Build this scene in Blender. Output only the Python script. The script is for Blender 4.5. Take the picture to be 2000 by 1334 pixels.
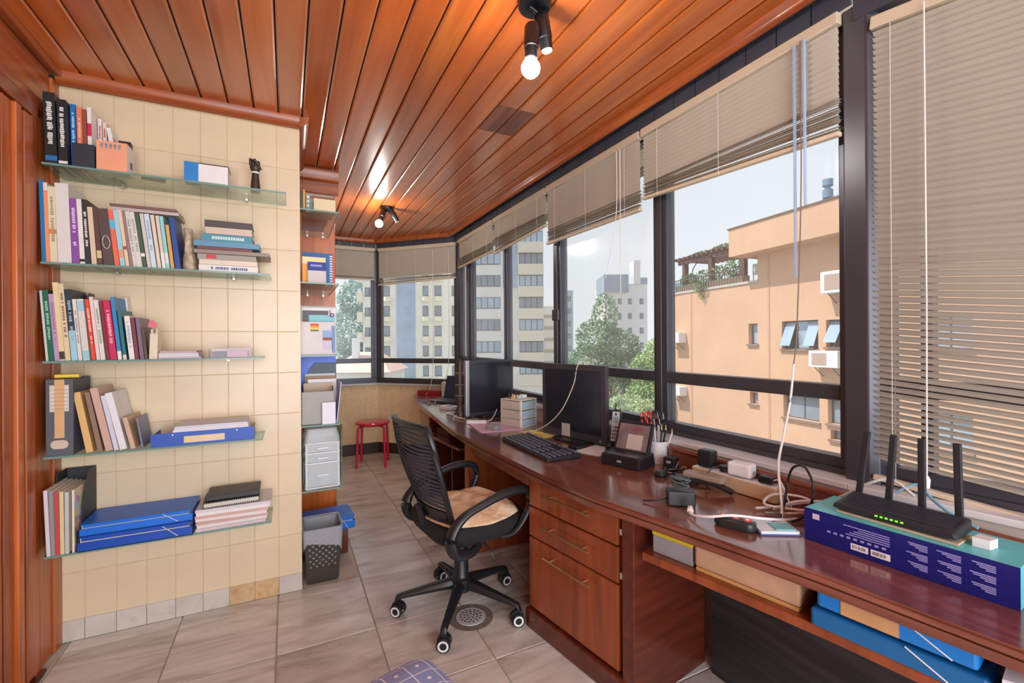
import bpy, bmesh, math, random
from mathutils import Vector, Matrix
random.seed(11)
R = math.radians
scene = bpy.context.scene
C = scene.collection
for o in list(bpy.data.objects):
    bpy.data.objects.remove(o, do_unlink=True)

# ------------------------------------------------------------------ camera
cd = bpy.data.cameras.new('camera'); cam = bpy.data.objects.new('camera', cd); C.objects.link(cam)
cd.sensor_width = 36.0; cd.lens = 16.0; cd.clip_start = 0.02; cd.clip_end = 600
cam.matrix_world = Matrix.Translation((0, 0, 1.35)) @ Matrix.Rotation(R(-26.3), 4, 'Z') @ Matrix.Rotation(R(90), 4, 'X') @ Matrix.Rotation(-0.0064, 4, 'Z')
scene.camera = cam

# ------------------------------------------------------------------ world, sun, exposure
SKY = 1.18
w = bpy.data.worlds.new('sky'); scene.world = w; w.use_nodes = True
nt = w.node_tree; nt.nodes.clear()
wo = nt.nodes.new('ShaderNodeOutputWorld'); bg = nt.nodes.new('ShaderNodeBackground')
tc = nt.nodes.new('ShaderNodeTexCoord'); sx = nt.nodes.new('ShaderNodeSeparateXYZ'); rp = nt.nodes.new('ShaderNodeValToRGB')
nt.links.new(tc.outputs['Generated'], sx.inputs[0]); nt.links.new(sx.outputs['Z'], rp.inputs[0])
rp.color_ramp.elements[0].position = 0.0; rp.color_ramp.elements[0].color = (0.80, 0.82, 0.83, 1)
rp.color_ramp.elements[1].position = 0.9; rp.color_ramp.elements[1].color = (0.66, 0.75, 0.88, 1)
nt.links.new(rp.outputs[0], bg.inputs[0]); bg.inputs[1].default_value = SKY
nt.links.new(bg.outputs[0], wo.inputs[0])

sd = bpy.data.lights.new('sun', 'SUN'); sd.energy = 4.6; sd.color = (1.0, 0.95, 0.86); sd.angle = R(0.6)
sun = bpy.data.objects.new('sun', sd); C.objects.link(sun)
sun.rotation_euler = Vector((0.45, -0.28, -0.85)).to_track_quat('-Z', 'Y').to_euler()

# added fill light behind the camera, standing in for daylight from an unseen room
ad = bpy.data.lights.new('rear_fill_light', 'AREA'); ad.shape = 'RECTANGLE'; ad.size = 2.5; ad.size_y = 2.2; ad.energy = 130; ad.color = (0.90, 0.95, 1.0)
al = bpy.data.objects.new('rear_fill_light', ad); C.objects.link(al)
al.location = (0.35, -1.95, 1.3); al.rotation_euler = (R(90), 0, 0)

scene.view_settings.view_transform = 'Standard'; scene.view_settings.look = 'None'
scene.view_settings.gamma = 1.0; scene.view_settings.exposure = 0.12
scene.view_settings.use_curve_mapping = False

# ------------------------------------------------------------------ materials
def lin(c):
    f = lambda v: (v / 12.92 if v <= 0.04045 else ((v + 0.055) / 1.055) ** 2.4)
    return tuple(f(x / 255.0) for x in c)
MATS = {}
def mat(name, c, rough=0.5, metal=0.0, var=0.05, scale=14.0, coat=0.0, spec=0.5, alpha=1.0, emit=0.0, bump=0.0):
    if name in MATS: return MATS[name]
    m = bpy.data.materials.new(name); m.use_nodes = True; MATS[name] = m
    n = m.node_tree.nodes; l = m.node_tree.links; b = n['Principled BSDF']
    c = lin(c)
    if var > 0:
        t = n.new('ShaderNodeTexCoord'); ns = n.new('ShaderNodeTexNoise'); ns.inputs['Scale'].default_value = scale; ns.inputs['Detail'].default_value = 4
        l.new(t.outputs['Object'], ns.inputs['Vector'])
        r = n.new('ShaderNodeValToRGB')
        r.color_ramp.elements[0].position = 0.3; r.color_ramp.elements[1].position = 0.7
        r.color_ramp.elements[0].color = tuple(x * (1 - var) for x in c) + (1,)
        r.color_ramp.elements[1].color = tuple(min(1, x * (1 + var)) for x in c) + (1,)
        l.new(ns.outputs['Fac'], r.inputs[0]); l.new(r.outputs[0], b.inputs['Base Color'])
        if bump > 0:
            bp = n.new('ShaderNodeBump'); bp.inputs['Strength'].default_value = bump; bp.inputs['Distance'].default_value = 0.01
            l.new(ns.outputs['Fac'], bp.inputs['Height']); l.new(bp.outputs[0], b.inputs['Normal'])
    else:
        b.inputs['Base Color'].default_value = c + (1,)
    b.inputs['Roughness'].default_value = rough; b.inputs['Metallic'].default_value = metal
    b.inputs['Specular IOR Level'].default_value = spec
    if coat: b.inputs['Coat Weight'].default_value = coat; b.inputs['Coat Roughness'].default_value = 0.08
    if alpha < 1: b.inputs['Alpha'].default_value = alpha
    if emit: b.inputs['Emission Color'].default_value = c + (1,); b.inputs['Emission Strength'].default_value = emit
    return m

def wood(name, cols, axis='Y', rough=0.3, grain=5.0, coat=0.3, rnd=0.35, bump=0.03, crough=0.12):
    """procedural timber: streaks along one axis, a random tone per board"""
    if name in MATS: return MATS[name]
    m = bpy.data.materials.new(name); m.use_nodes = True; MATS[name] = m
    n = m.node_tree.nodes; l = m.node_tree.links; b = n['Principled BSDF']
    t = n.new('ShaderNodeTexCoord'); mp = n.new('ShaderNodeMapping'); oi = n.new('ShaderNodeObjectInfo')
    s = [grain * 6] * 3; s['XYZ'.index(axis)] = grain * 0.35; mp.inputs['Scale'].default_value = s
    cb = n.new('ShaderNodeCombineXYZ'); mu = n.new('ShaderNodeMath'); mu.operation = 'MULTIPLY'; mu.inputs[1].default_value = 37.0
    l.new(oi.outputs['Random'], mu.inputs[0])
    for k in range(3): l.new(mu.outputs[0], cb.inputs[k])
    va = n.new('ShaderNodeVectorMath'); va.operation = 'ADD'
    l.new(t.outputs['Object'], va.inputs[0]); l.new(cb.outputs[0], va.inputs[1]); l.new(va.outputs[0], mp.inputs['Vector'])
    ns = n.new('ShaderNodeTexNoise'); ns.inputs['Scale'].default_value = 1.0; ns.inputs['Detail'].default_value = 6; ns.inputs['Distortion'].default_value = 0.7
    l.new(mp.outputs[0], ns.inputs['Vector'])
    r = n.new('ShaderNodeValToRGB'); r.color_ramp.elements[0].position = 0.25; r.color_ramp.elements[1].position = 0.78
    r.color_ramp.elements[0].color = lin(cols[0]) + (1,); r.color_ramp.elements[1].color = lin(cols[2]) + (1,)
    e = r.color_ramp.elements.new(0.52); e.color = lin(cols[1]) + (1,)
    l.new(ns.outputs['Fac'], r.inputs[0])
    hs = n.new('ShaderNodeHueSaturation'); ma = n.new('ShaderNodeMapRange')
    ma.inputs['To Min'].default_value = 1 - rnd; ma.inputs['To Max'].default_value = 1 + rnd
    l.new(oi.outputs['Random'], ma.inputs['Value']); l.new(ma.outputs[0], hs.inputs['Value']); l.new(r.outputs[0], hs.inputs['Color'])
    l.new(hs.outputs[0], b.inputs['Base Color'])
    b.inputs['Roughness'].default_value = rough
    if coat: b.inputs['Coat Weight'].default_value = coat; b.inputs['Coat Roughness'].default_value = crough
    if bump:
        bp = n.new('ShaderNodeBump'); bp.inputs['Strength'].default_value = bump; bp.inputs['Distance'].default_value = 0.01
        l.new(ns.outputs['Fac'], bp.inputs['Height']); l.new(bp.outputs[0], b.inputs['Normal'])
    return m

def stone(name, cols, scale=(3, 14, 3), rot=0.5, rough=0.4, rnd=0.12, detail=8):
    if name in MATS: return MATS[name]
    m = bpy.data.materials.new(name); m.use_nodes = True; MATS[name] = m
    n = m.node_tree.nodes; l = m.node_tree.links; b = n['Principled BSDF']
    t = n.new('ShaderNodeTexCoord'); mp = n.new('ShaderNodeMapping'); oi = n.new('ShaderNodeObjectInfo')
    cb = n.new('ShaderNodeCombineXYZ'); mu = n.new('ShaderNodeMath'); mu.operation = 'MULTIPLY'; mu.inputs[1].default_value = 23.0
    l.new(oi.outputs['Random'], mu.inputs[0])
    for k in range(2): l.new(mu.outputs[0], cb.inputs[k])
    va = n.new('ShaderNodeVectorMath'); va.operation = 'ADD'; l.new(t.outputs['Object'], va.inputs[0]); l.new(cb.outputs[0], va.inputs[1])
    mp.inputs['Rotation'].default_value = (0, 0, rot); mp.inputs['Scale'].default_value = scale
    l.new(va.outputs[0], mp.inputs['Vector'])
    ns = n.new('ShaderNodeTexNoise'); ns.inputs['Scale'].default_value = 1.0; ns.inputs['Detail'].default_value = detail; ns.inputs['Roughness'].default_value = 0.62; ns.inputs['Distortion'].default_value = 0.8
    l.new(mp.outputs[0], ns.inputs['Vector'])
    r = n.new('ShaderNodeValToRGB'); r.color_ramp.elements[0].position = 0.28; r.color_ramp.elements[1].position = 0.72
    r.color_ramp.elements[0].color = lin(cols[0]) + (1,); r.color_ramp.elements[1].color = lin(cols[2]) + (1,)
    e = r.color_ramp.elements.new(0.5); e.color = lin(cols[1]) + (1,)
    l.new(ns.outputs['Fac'], r.inputs[0])
    hs = n.new('ShaderNodeHueSaturation'); ma = n.new('ShaderNodeMapRange')
    ma.inputs['To Min'].default_value = 1 - rnd; ma.inputs['To Max'].default_value = 1 + rnd
    l.new(oi.outputs['Random'], ma.inputs['Value']); l.new(ma.outputs[0], hs.inputs['Value']); l.new(r.outputs[0], hs.inputs['Color'])
    l.new(hs.outputs[0], b.inputs['Base Color']); b.inputs['Roughness'].default_value = rough
    bp = n.new('ShaderNodeBump'); bp.inputs['Strength'].default_value = 0.08; bp.inputs['Distance'].default_value = 0.01
    l.new(ns.outputs['Fac'], bp.inputs['Height']); l.new(bp.outputs[0], b.inputs['Normal'])
    return m

def glass(name, tint=(255, 255, 255), refl=0.08, dust=0.0, dustc=(235, 238, 240), rough=0.03):
    """thin clear sheet: straight transmission, a mirror share growing at grazing angles, a little dust"""
    if name in MATS: return MATS[name]
    m = bpy.data.materials.new(name); m.use_nodes = True; MATS[name] = m
    n = m.node_tree.nodes; l = m.node_tree.links; n.clear()
    out = n.new('ShaderNodeOutputMaterial'); tr = n.new('ShaderNodeBsdfTransparent'); tr.inputs[0].default_value = lin(tint) + (1,)
    gl = n.new('ShaderNodeBsdfGlossy'); gl.inputs['Roughness'].default_value = rough
    lw = n.new('ShaderNodeLayerWeight'); lw.inputs['Blend'].default_value = 0.25
    mr = n.new('ShaderNodeMapRange'); mr.inputs['To Min'].default_value = refl * 0.4; mr.inputs['To Max'].default_value = min(1, refl * 5)
    l.new(lw.outputs['Fresnel'], mr.inputs['Value'])
    mx = n.new('ShaderNodeMixShader'); l.new(mr.outputs[0], mx.inputs[0]); l.new(tr.outputs[0], mx.inputs[1]); l.new(gl.outputs[0], mx.inputs[2])
    if dust > 0:
        df = n.new('ShaderNodeBsdfTranslucent'); df.inputs[0].default_value = lin(dustc) + (1,)
        t = n.new('ShaderNodeTexCoord'); ns = n.new('ShaderNodeTexNoise'); ns.inputs['Scale'].default_value = 1.7; l.new(t.outputs['Object'], ns.inputs['Vector'])
        m2 = n.new('ShaderNodeMapRange'); m2.inputs['From Min'].default_value = 0.3; m2.inputs['From Max'].default_value = 0.75; m2.inputs['To Min'].default_value = dust * 0.4; m2.inputs['To Max'].default_value = dust
        l.new(ns.outputs['Fac'], m2.inputs['Value'])
        m3 = n.new('ShaderNodeMixShader'); l.new(m2.outputs[0], m3.inputs[0]); l.new(mx.outputs[0], m3.inputs[1]); l.new(df.outputs[0], m3.inputs[2])
        l.new(m3.outputs[0], out.inputs[0])
    else:
        l.new(mx.outputs[0], out.inputs[0])
    return m

# ------------------------------------------------------------------ mesh tools
class MB:
    def __init__(s): s.v = []; s.f = []
    def add(s, vs, fs):
        k = len(s.v); s.v += [tuple(p) for p in vs]; s.f += [tuple(i + k for i in f) for f in fs]; return s
    def box(s, x0, x1, y0, y1, z0, z1, M=None):
        vs = [(x, y, z) for z in (z0, z1) for y in (y0, y1) for x in (x0, x1)]
        if M is not None: vs = [M @ Vector(p) for p in vs]
        return s.add(vs, [(0, 2, 3, 1), (4, 5, 7, 6), (0, 1, 5, 4), (2, 6, 7, 3), (0, 4, 6, 2), (1, 3, 7, 5)])
    def cbox(s, c, d, M=None):
        return s.box(c[0] - d[0] / 2, c[0] + d[0] / 2, c[1] - d[1] / 2, c[1] + d[1] / 2, c[2] - d[2] / 2, c[2] + d[2] / 2, M)
    def prism(s, poly, z0, z1):
        n = len(poly); a = sum(poly[i][0] * poly[(i + 1) % n][1] - poly[(i + 1) % n][0] * poly[i][1] for i in range(n))
        if a < 0: poly = poly[::-1]
        vs = [(p[0], p[1], z0) for p in poly] + [(p[0], p[1], z1) for p in poly]
        fs = [tuple(range(n))[::-1], tuple(range(n, 2 * n))] + [(i, (i + 1) % n, n + (i + 1) % n, n + i) for i in range(n)]
        return s.add(vs, fs)
    def loft(s, rings, cap=True, closed=False):
        n = len(rings[0]); vs = [p for r in rings for p in r]; fs = []
        m = len(rings)
        for j in range(m - 1 if not closed else m):
            for i in range(n):
                a = j * n + i; b = j * n + (i + 1) % n; k = ((j + 1) % m) * n
                fs.append((a, b, k + (i + 1) % n, k + i))
        if cap and not closed: fs += [tuple(range(n))[::-1], tuple(range((m - 1) * n, m * n))]
        return s.add(vs, fs)
    def tube(s, pts, r, n=8, cap=True, closed=False, flat=1.0):
        pts = [Vector(p) for p in pts]; rings = []; up = Vector((0, 0, 1)); m = len(pts)
        rr = r if isinstance(r, (list, tuple)) else [r] * m
        for i, p in enumerate(pts):
            a = pts[(i - 1) % m] if (i > 0 or closed) else p; b = pts[(i + 1) % m] if (i < m - 1 or closed) else p
            d = (b - a)
            if d.length < 1e-9: d = Vector((0, 0, 1))
            d.normalize(); u = up - d * up.dot(d)
            if u.length < 0.15: u = Vector((1, 0, 0)) - d * d.x
            u.normalize(); w_ = d.cross(u)
            rings.append([tuple(p + (w_ * math.cos(2 * math.pi * k / n) + u * flat * math.sin(2 * math.pi * k / n)) * rr[i]) for k in range(n)])
        return s.loft(rings, cap, closed)
    def cyl(s, p0, p1, r0, r1=None, n=16): return s.tube([p0, p1], [r0, r0 if r1 is None else r1], n)
    def lathe(s, prof, n=24, c=(0, 0, 0), M=None):
        rings = [[(c[0] + r * math.cos(2 * math.pi * k / n), c[1] + r * math.sin(2 * math.pi * k / n), c[2] + z) for k in range(n)] for r, z in prof]
        if M is not None: rings = [[tuple(M @ Vector(p)) for p in q] for q in rings]
        return s.loft(rings, closed=(prof[0][0] > 0.002 and prof[-1][0] > 0.002))
    def ball(s, c, r, n=14, sc=(1, 1, 1)):
        prof = [(max(1e-4, math.sin(math.pi * k / (n // 2))), -math.cos(math.pi * k / (n // 2))) for k in range(n // 2 + 1)]
        rings = [[(c[0] + r * q * sc[0] * math.cos(2 * math.pi * k / n), c[1] + r * q * sc[1] * math.sin(2 * math.pi * k / n), c[2] + r * z * sc[2]) for k in range(n)] for q, z in prof]
        return s.loft(rings)
    def sheet(s, grid, t=0.0):
        """grid: rows of points; gives a surface, thickened along -normal guess by t in z when t>0"""
        m, n = len(grid), len(grid[0]); vs = [p for r in grid for p in r]
        fs = [(j * n + i, j * n + i + 1, (j + 1) * n + i + 1, (j + 1) * n + i) for j in range(m - 1) for i in range(n - 1)]
        if t:
            k = len(vs); vs = vs + [(p[0], p[1], p[2] - t) for p in vs]
            fs += [tuple(i + k for i in f[::-1]) for f in fs]
            rim = [i for i in range(n)] + [j * n + n - 1 for j in range(1, m)] + [(m - 1) * n + i for i in range(n - 2, -1, -1)] + [j * n for j in range(m - 2, 0, -1)]
            for a, b in zip(rim, rim[1:] + rim[:1]): fs.append((a, a + k, b + k, b))
        return s.add(vs, fs)
    def mesh(s, name, smooth=False, bevel=0.0, seg=2):
        me = bpy.data.meshes.new(name); bm = bmesh.new()
        vs = [bm.verts.new(p) for p in s.v]
        for f in s.f:
            try: bm.faces.new([vs[i] for i in f])
            except ValueError: pass
        bmesh.ops.recalc_face_normals(bm, faces=bm.faces)
        if bevel > 0:
            es = [e for e in bm.edges if len(e.link_faces) == 2 and e.calc_face_angle(0) > 0.6]
            bmesh.ops.bevel(bm, geom=es, offset=bevel, segments=seg, profile=0.5, affect='EDGES', clamp_overlap=True)
        if smooth:
            for f in bm.faces: f.smooth = True
            for e in bm.edges:
                if len(e.link_faces) == 2 and e.calc_face_angle(0) > 0.7: e.smooth = False
        bm.to_mesh(me); bm.free(); return me
    def build(s, name, m, parent=None, loc=None, rz=0.0, smooth=False, bevel=0.0, seg=2, rot=None):
        return put(name, s.mesh(name, smooth, bevel, seg), m, parent, loc, rz, rot)

def put(name, me, m, parent=None, loc=None, rz=0.0, rot=None):
    o = bpy.data.objects.new(name, me); C.objects.link(o)
    if m is not None and not me.materials: me.materials.append(m)
    if parent is not None: o.parent = parent
    if loc is not None: o.location = loc
    o.rotation_euler = rot if rot else (0, 0, rz)
    return o
def tag(o, label, cat, group=None, kind=None):
    o['label'] = label; o['category'] = cat
    if group: o['group'] = group
    if kind: o['kind'] = kind
    return o
def thing(name, label, cat, loc=(0, 0, 0), rz=0.0, group=None, rot=None):
    o = bpy.data.objects.new(name, None); C.objects.link(o); o.empty_display_size = 0.05
    o.location = loc; o.rotation_euler = rot if rot else (0, 0, rz)
    return tag(o, label, cat, group)
def struct(o): o['kind'] = 'structure'; return o
def copy_tree(o, parent=None):
    c = o.copy(); C.objects.link(c); c.parent = parent
    for ch in list(o.children): copy_tree(ch, c)
    return c
def smooth_path(pts, k=6, closed=False):
    P = [Vector(p) for p in pts]; n = len(P); out = []
    for i in range(n if closed else n - 1):
        g = (lambda j: P[j % n]) if closed else (lambda j: P[max(0, min(n - 1, j))])
        a, b, c, d = g(i - 1), g(i), g(i + 1), g(i + 2)
        for q in range(k):
            t = q / k
            out.append(0.5 * ((2 * b) + (c - a) * t + (2 * a - 5 * b + 4 * c - d) * t * t + (3 * b - a - 3 * c + d) * t ** 3))
    if not closed: out.append(P[-1])
    return out
def rrect(w_, d, r, n=4, cx=0, cy=0):
    out = []
    for sx_, sy_, a0 in ((1, 1, 0), (-1, 1, 90), (-1, -1, 180), (1, -1, 270)):
        for k in range(n + 1):
            a = R(a0 + 90 * k / n); out.append((cx + sx_ * (w_ / 2 - r) + r * math.cos(a), cy + sy_ * (d / 2 - r) + r * math.sin(a)))
    return out
# ------------------------------------------------------------------ the room
W_CEIL = wood('ceiling_timber', ((162, 76, 26), (190, 97, 38), (210, 120, 52)), 'Y', rough=0.3, grain=2.6, coat=0.9, rnd=0.2, crough=0.22)
W_TRIM = wood('trim_timber', ((120, 54, 24), (160, 80, 38), (184, 104, 54)), 'Y', rough=0.35, coat=0.2, rnd=0.1)
W_TRIMX = wood('trim_timber_cross', ((120, 54, 24), (160, 80, 38), (184, 104, 54)), 'X', rough=0.35, coat=0.2, rnd=0.1)
W_DOOR = wood('door_timber', ((140, 64, 24), (182, 92, 40), (206, 118, 56)), 'Z', rough=0.38, grain=3.5, coat=0.2, rnd=0.22)
W_PANEL = wood('panel_timber', ((180, 82, 26), (204, 102, 38), (218, 122, 52)), 'Z', rough=0.35, coat=0.2, rnd=0.05)
W_DESK = wood('desk_timber', ((94, 48, 34), (124, 70, 53), (144, 88, 70)), 'Y', rough=0.2, grain=3.5, coat=0.8, rnd=0.08)
W_DRAW = wood('drawer_timber', ((108, 50, 24), (140, 68, 34), (158, 82, 44)), 'Z', rough=0.3, grain=3.0, coat=0.3, rnd=0.1)
W_DARK = wood('dark_plinth_timber', ((70, 28, 18), (92, 38, 24), (108, 50, 32)), 'Y', rough=0.3, coat=0.3, rnd=0.08)
FRAME = mat('anodised_frame', (74, 74, 82), 0.32, 0.35, 0.04)
TILE = mat('cream_tile', (224, 202, 170), 0.28, 0, 0.05, 3.0)
TGROUT = mat('cream_tile_grout', (206, 182, 146), 0.9)
GROUT = mat('pale_grout', (205, 196, 180), 0.9)
SLATE = stone('slate_floor', ((166, 156, 148), (210, 205, 199), (232, 229, 225)), scale=(2.2, 9, 3), rot=0.5, rough=0.24, rnd=0.08)
SKIRT = stone('marble_skirting', ((176, 166, 156), (204, 196, 186), (214, 206, 198)), scale=(5, 9, 5), rough=0.35, rnd=0.05)
SKIRTO = stone('ochre_marble_skirting', ((176, 130, 80), (206, 172, 124), (216, 198, 168)), scale=(14, 14, 14), rough=0.35, rnd=0.06)
PLASTER = mat('plaster', (214, 205, 192), 0.9, 0, 0.03)
PAPER_WALL = mat('straw_wallpaper', (234, 206, 168), 0.8, 0, 0.08, 30)
BRICKD = mat('dark_band_brick', (64, 66, 78), 0.5, 0, 0.1, 6)
MARBLE = mat('white_sill_marble', (216, 216, 220), 0.3, 0, 0.05, 6)
PANE = glass('window_glass', (250, 252, 253), 0.03, dust=0.10, rough=0.15)
BLIND = mat('beige_slat_enamel', (186, 177, 164), 0.45, 0, 0.03)
BLINDR = mat('headrail_enamel', (206, 190, 166), 0.4, 0, 0.02)
CORD = mat('white_cord', (226, 224, 222), 0.7, 0, 0.03)

ZC = 2.57
BAY = [(1.78, 4.95), (1.0, 5.70)]                     # corners of the window bay
def y_end(x): return 2.74 if x < 0.07 else (5.72 if x < 0.97 else 5.72 - (x - 0.97))

# floor: bed plus single slabs
fl = struct(MB().box(-1.0, 2.3, -2.0, 5.9, -0.14, -0.008).build('floor', GROUT))
px_, py_ = 0.42, 0.445
for i in range(-3, 5):
    for j in range(-10, 9):
        x0 = -0.05 + i * px_; y0 = 2.215 + j * py_
        if x0 + px_ < -0.92 or x0 > 1.8: continue
        x1 = min(x0 + px_, 1.8); xa = max(x0, -0.9); y1 = min(y0 + py_, 5.7)
        if y1 <= y0 + .05 or (x0 < 0.02 and y0 > 2.75 + 0.05) or x0 + y0 > 6.75: continue
        if x0 < 0.02: y1 = min(y1, 2.75)
        dz = random.uniform(-0.0012, 0.0)
        g = 0.003
        MB().box(xa + g - (xa+x1)/2, x1 - g - (xa+x1)/2, y0 + g - (y0+y1)/2, y1 - g - (y0+y1)/2, -0.008, dz).build('floor_tile', SLATE, fl, ((xa+x1)/2, (y0+y1)/2, 0), bevel=0.0015, seg=1)
# round floor drain
dr = thing('floor_drain', 'round perforated steel drain set in the floor by the office chair', 'drain', (0.80, 2.095, 0.0))
STEEL = mat('brushed_steel', (222, 224, 228), 0.3, 0.3, 0.03)
dm = MB().lathe([(0.001, 0.001), (0.072, 0.001), (0.072, 0.005), (0.06, 0.006), (0.001, 0.006)], 32); dm.build('plate', STEEL, dr, smooth=True)
BLACKH = mat('drain_hole', (18, 18, 18), 0.9, 0, 0)
hm = MB()
for rr, k in ((0.016, 5), (0.033, 10), (0.05, 15)):
    for q in range(k):
        a = 2 * math.pi * q / k; hm.cyl((rr * math.cos(a), rr * math.sin(a), 0.0062), (rr * math.cos(a), rr * math.sin(a), 0.0066), 0.0048, n=8)
hm.build('drain_holes', BLACKH, dr)
CEM = mat('cement_patch', (120, 110, 100), 0.95, 0, 0.3, 40)
MB().lathe([(0.073, 0.0008), (0.105, 0.0008), (0.11, 0.0004), (0.11, 0.0002), (0.073, 0.0002)], 24).build('cement_ring', CEM, dr)

# ceiling slab and tongue-and-groove boards
CEILBACK = mat('board_gap', (52, 20, 10), 0.8, 0, 0.05)
ce = struct(MB().box(-1.0, 2.4, -2.0, 6.0, ZC + 0.012, ZC + 0.35).build('ceiling', CEILBACK))
k = -16
pitch = 0.1135
W_PATCH = wood('patch_timber', ((92, 52, 44), (134, 82, 66), (158, 104, 84)), 'Y', rough=0.5, coat=0.05, rnd=0.05)
def plank(x0, x1, ya, yb0, yb1, m=None, lift=0.0):
    g = 0.0034; c = 0.007; a, b = x0 + g, x1 - g; z = ZC - lift; xm = (a + b) / 2
    prof = [(a, ZC + 0.012), (a, z + 0.004), (a + c, z), (b - c, z), (b, z + 0.004), (b, ZC + 0.012)]
    r0 = [(p[0] - xm, ya, p[1] - ZC) for p in prof]
    r1 = [(p[0] - xm, yb0 + (yb1 - yb0) * (p[0] - x0) / (x1 - x0), p[1] - ZC) for p in prof]
    MB().loft([r0, r1]).build('ceiling_plank', m or W_CEIL, ce, (xm, 0, ZC))
for k in range(-17, 6):
    x0 = 0.9863 + k * pitch; x1 = x0 + pitch
    if x1 < -0.93: continue
    x0 = max(x0, -0.93)
    if x0 < 0.07 < x1: ye0 = ye1 = 2.74
    else: ye0, ye1 = y_end(x0 + .001), y_end(x1 - .001)
    if k in (0, 1):
        plank(x0, x1, -2.0, 2.128, 2.128); plank(x0, x1, 2.132, 2.418, 2.418, W_PATCH, 0.001 * k); plank(x0, x1, 2.422, ye0, ye1)
    else:
        plank(x0, x1, -2.0, ye0, ye1, None, random.uniform(0, 0.0015))

# crown mouldings
def mould(name, prof, path, m, closed=False):
    """prof: (out, down) offsets from the path line; out is to the left of travel"""
    rings = []
    P = [Vector(p) for p in path]
    for i, p in enumerate(P):
        d0 = (P[i] - P[i - 1]).normalized() if i > 0 else (P[1] - P[0]).normalized()
        d1 = (P[i + 1] - P[i]).normalized() if i < len(P) - 1 else d0
        n0 = Vector((-d0.y, d0.x, 0)); n1 = Vector((-d1.y, d1.x, 0)); nn = (n0 + n1).normalized(); kf = 1 / max(0.3, nn.dot(n0))
        rings.append([tuple(p + nn * kf * a + Vector((0, 0, b))) for a, b in prof])
    return MB().loft(rings).build(name, m, smooth=True)
QR = [(0, 0), (0, -0.048), (0.006, -0.052), (0.016, -0.05), (0.03, -0.042), (0.042, -0.026), (0.046, -0.008), (0.046, 0)]
struct(mould('trim_1', QR, [(0.067, 2.748, ZC), (-0.92, 2.748, ZC)], W_TRIMX))
struct(mould('trim_2', [(a, b) for a, b in QR], [(0.067, 3.44, ZC), (0.067, 2.70, ZC)], W_TRIM))
struct(mould('trim_3', [(0, 0.0), (0, -0.16), (0.03, -0.16), (0.03, -0.085), (0.05, -0.07), (0.05, -0.02), (0.065, 0.0)], [(0.335, 3.48, ZC - 0.01), (0.067, 3.48, ZC - 0.01)], W_TRIMX))
RD = [(0.0, -0.004)] + [(0.022 + 0.022 * math.cos(R(a)), -0.018 + 0.026 * math.sin(R(a))) for a in range(180, 361, 20)] + [(0.05, 0.0), (0.0, 0.0)]
struct(mould('trim_4', RD, [(1.74, 0.2, ZC), (1.665, 0.86, ZC), (1.665, 4.90, ZC), (0.95, 5.615, ZC), (-0.2, 5.615, ZC)], W_TRIM))

# dark brick band between the moulding and the blinds, on the lintel walls
def out(a, b, t):            # offset a segment outwards (to its right) by t
    d = (Vector(b) - Vector(a)).normalized(); n = Vector((d.y, -d.x)); return Vector(a) + n * t, Vector(b) + n * t
SEG = [((1.70, 0.86), (1.70, 4.90)), ((1.70, 4.90), (0.965, 5.635)), ((0.965, 5.635), (0.0, 5.635)), ((1.80, 0.12), (1.70, 0.86))]
wr = struct(MB().prism([(1.71, 0.86), (1.71, 4.905), (0.97, 5.645), (0.0, 5.645), (0.0, 5.95), (1.1, 5.95), (2.05, 5.0), (2.05, 0.86)], 2.47, 2.6).build('wall_right_upper', PLASTER))
struct(MB().prism([(1.71, 0.86), (2.05, 0.86), (2.45, -2.0), (2.06, -2.0)], 2.42, 2.6).build('wall_right_upper_near', BRICKD))
for a, b in SEG[:3]:
    a, b = Vector(a), Vector(b); L = (b - a).length; n = int(L / 0.128); d = (b - a) / L
    for q in range(n):
        t0 = a + d * (q * L / n + 0.003); t1 = a + d * ((q + 1) * L / n - 0.003); nn = Vector((d.y, -d.x)) * 0.012
        MB().prism([tuple(t0), tuple(t1), tuple(t1 + nn), tuple(t0 + nn)], 2.476, 2.56).build('brick', BRICKD, wr)

# tiled wall: core plus every tile
wf = struct(MB().box(-0.93, 0.060, 2.7525, 5.9, 0, 2.58).build('wall_front', TGROUT))
tmesh = MB().box(-0.0562, 0.0562, -0.007, 0.0, -0.1096, 0.1096).mesh('wall_tile', bevel=0.002, seg=1)
ssk = MB().box(-0.0558, 0.0558, -0.012, 0.0, 0, 0.094).mesh('skirting_tile', bevel=0.0012, seg=1)
for i in range(9):
    xc = 0.068 - 0.1135 * (i + 0.5)
    if xc < -0.90: continue
    for j in range(11):
        zc = 0.303 - 0.11 + 0.2205 * j
        if zc > 2.56: break
        put('wall_tile', tmesh, TILE, wf, (xc, 2.757, zc + 0.005))
    o = put('skirting_tile', ssk if i not in (1, 2) else ssk.copy(), None, wf, (xc, 2.757, 0))
    if not o.data.materials: o.data.materials.append(SKIRT)
    if i in (1, 2): o.data.materials.clear(); o.data.materials.append(SKIRTO)
struct(MB().box(0.056, 0.066, 2.749, 2.757, 0.095, 2.515).box(0.060, 0.066, 2.757, 3.48, 0.0, 2.58).build('wall_front_return', TILE))
# timber pier behind the recess
pier = struct(MB().box(0.066, 0.312, 3.48, 3.75, 0, 2.5).build('wall_pier', W_PANEL, bevel=0.003))

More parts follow.
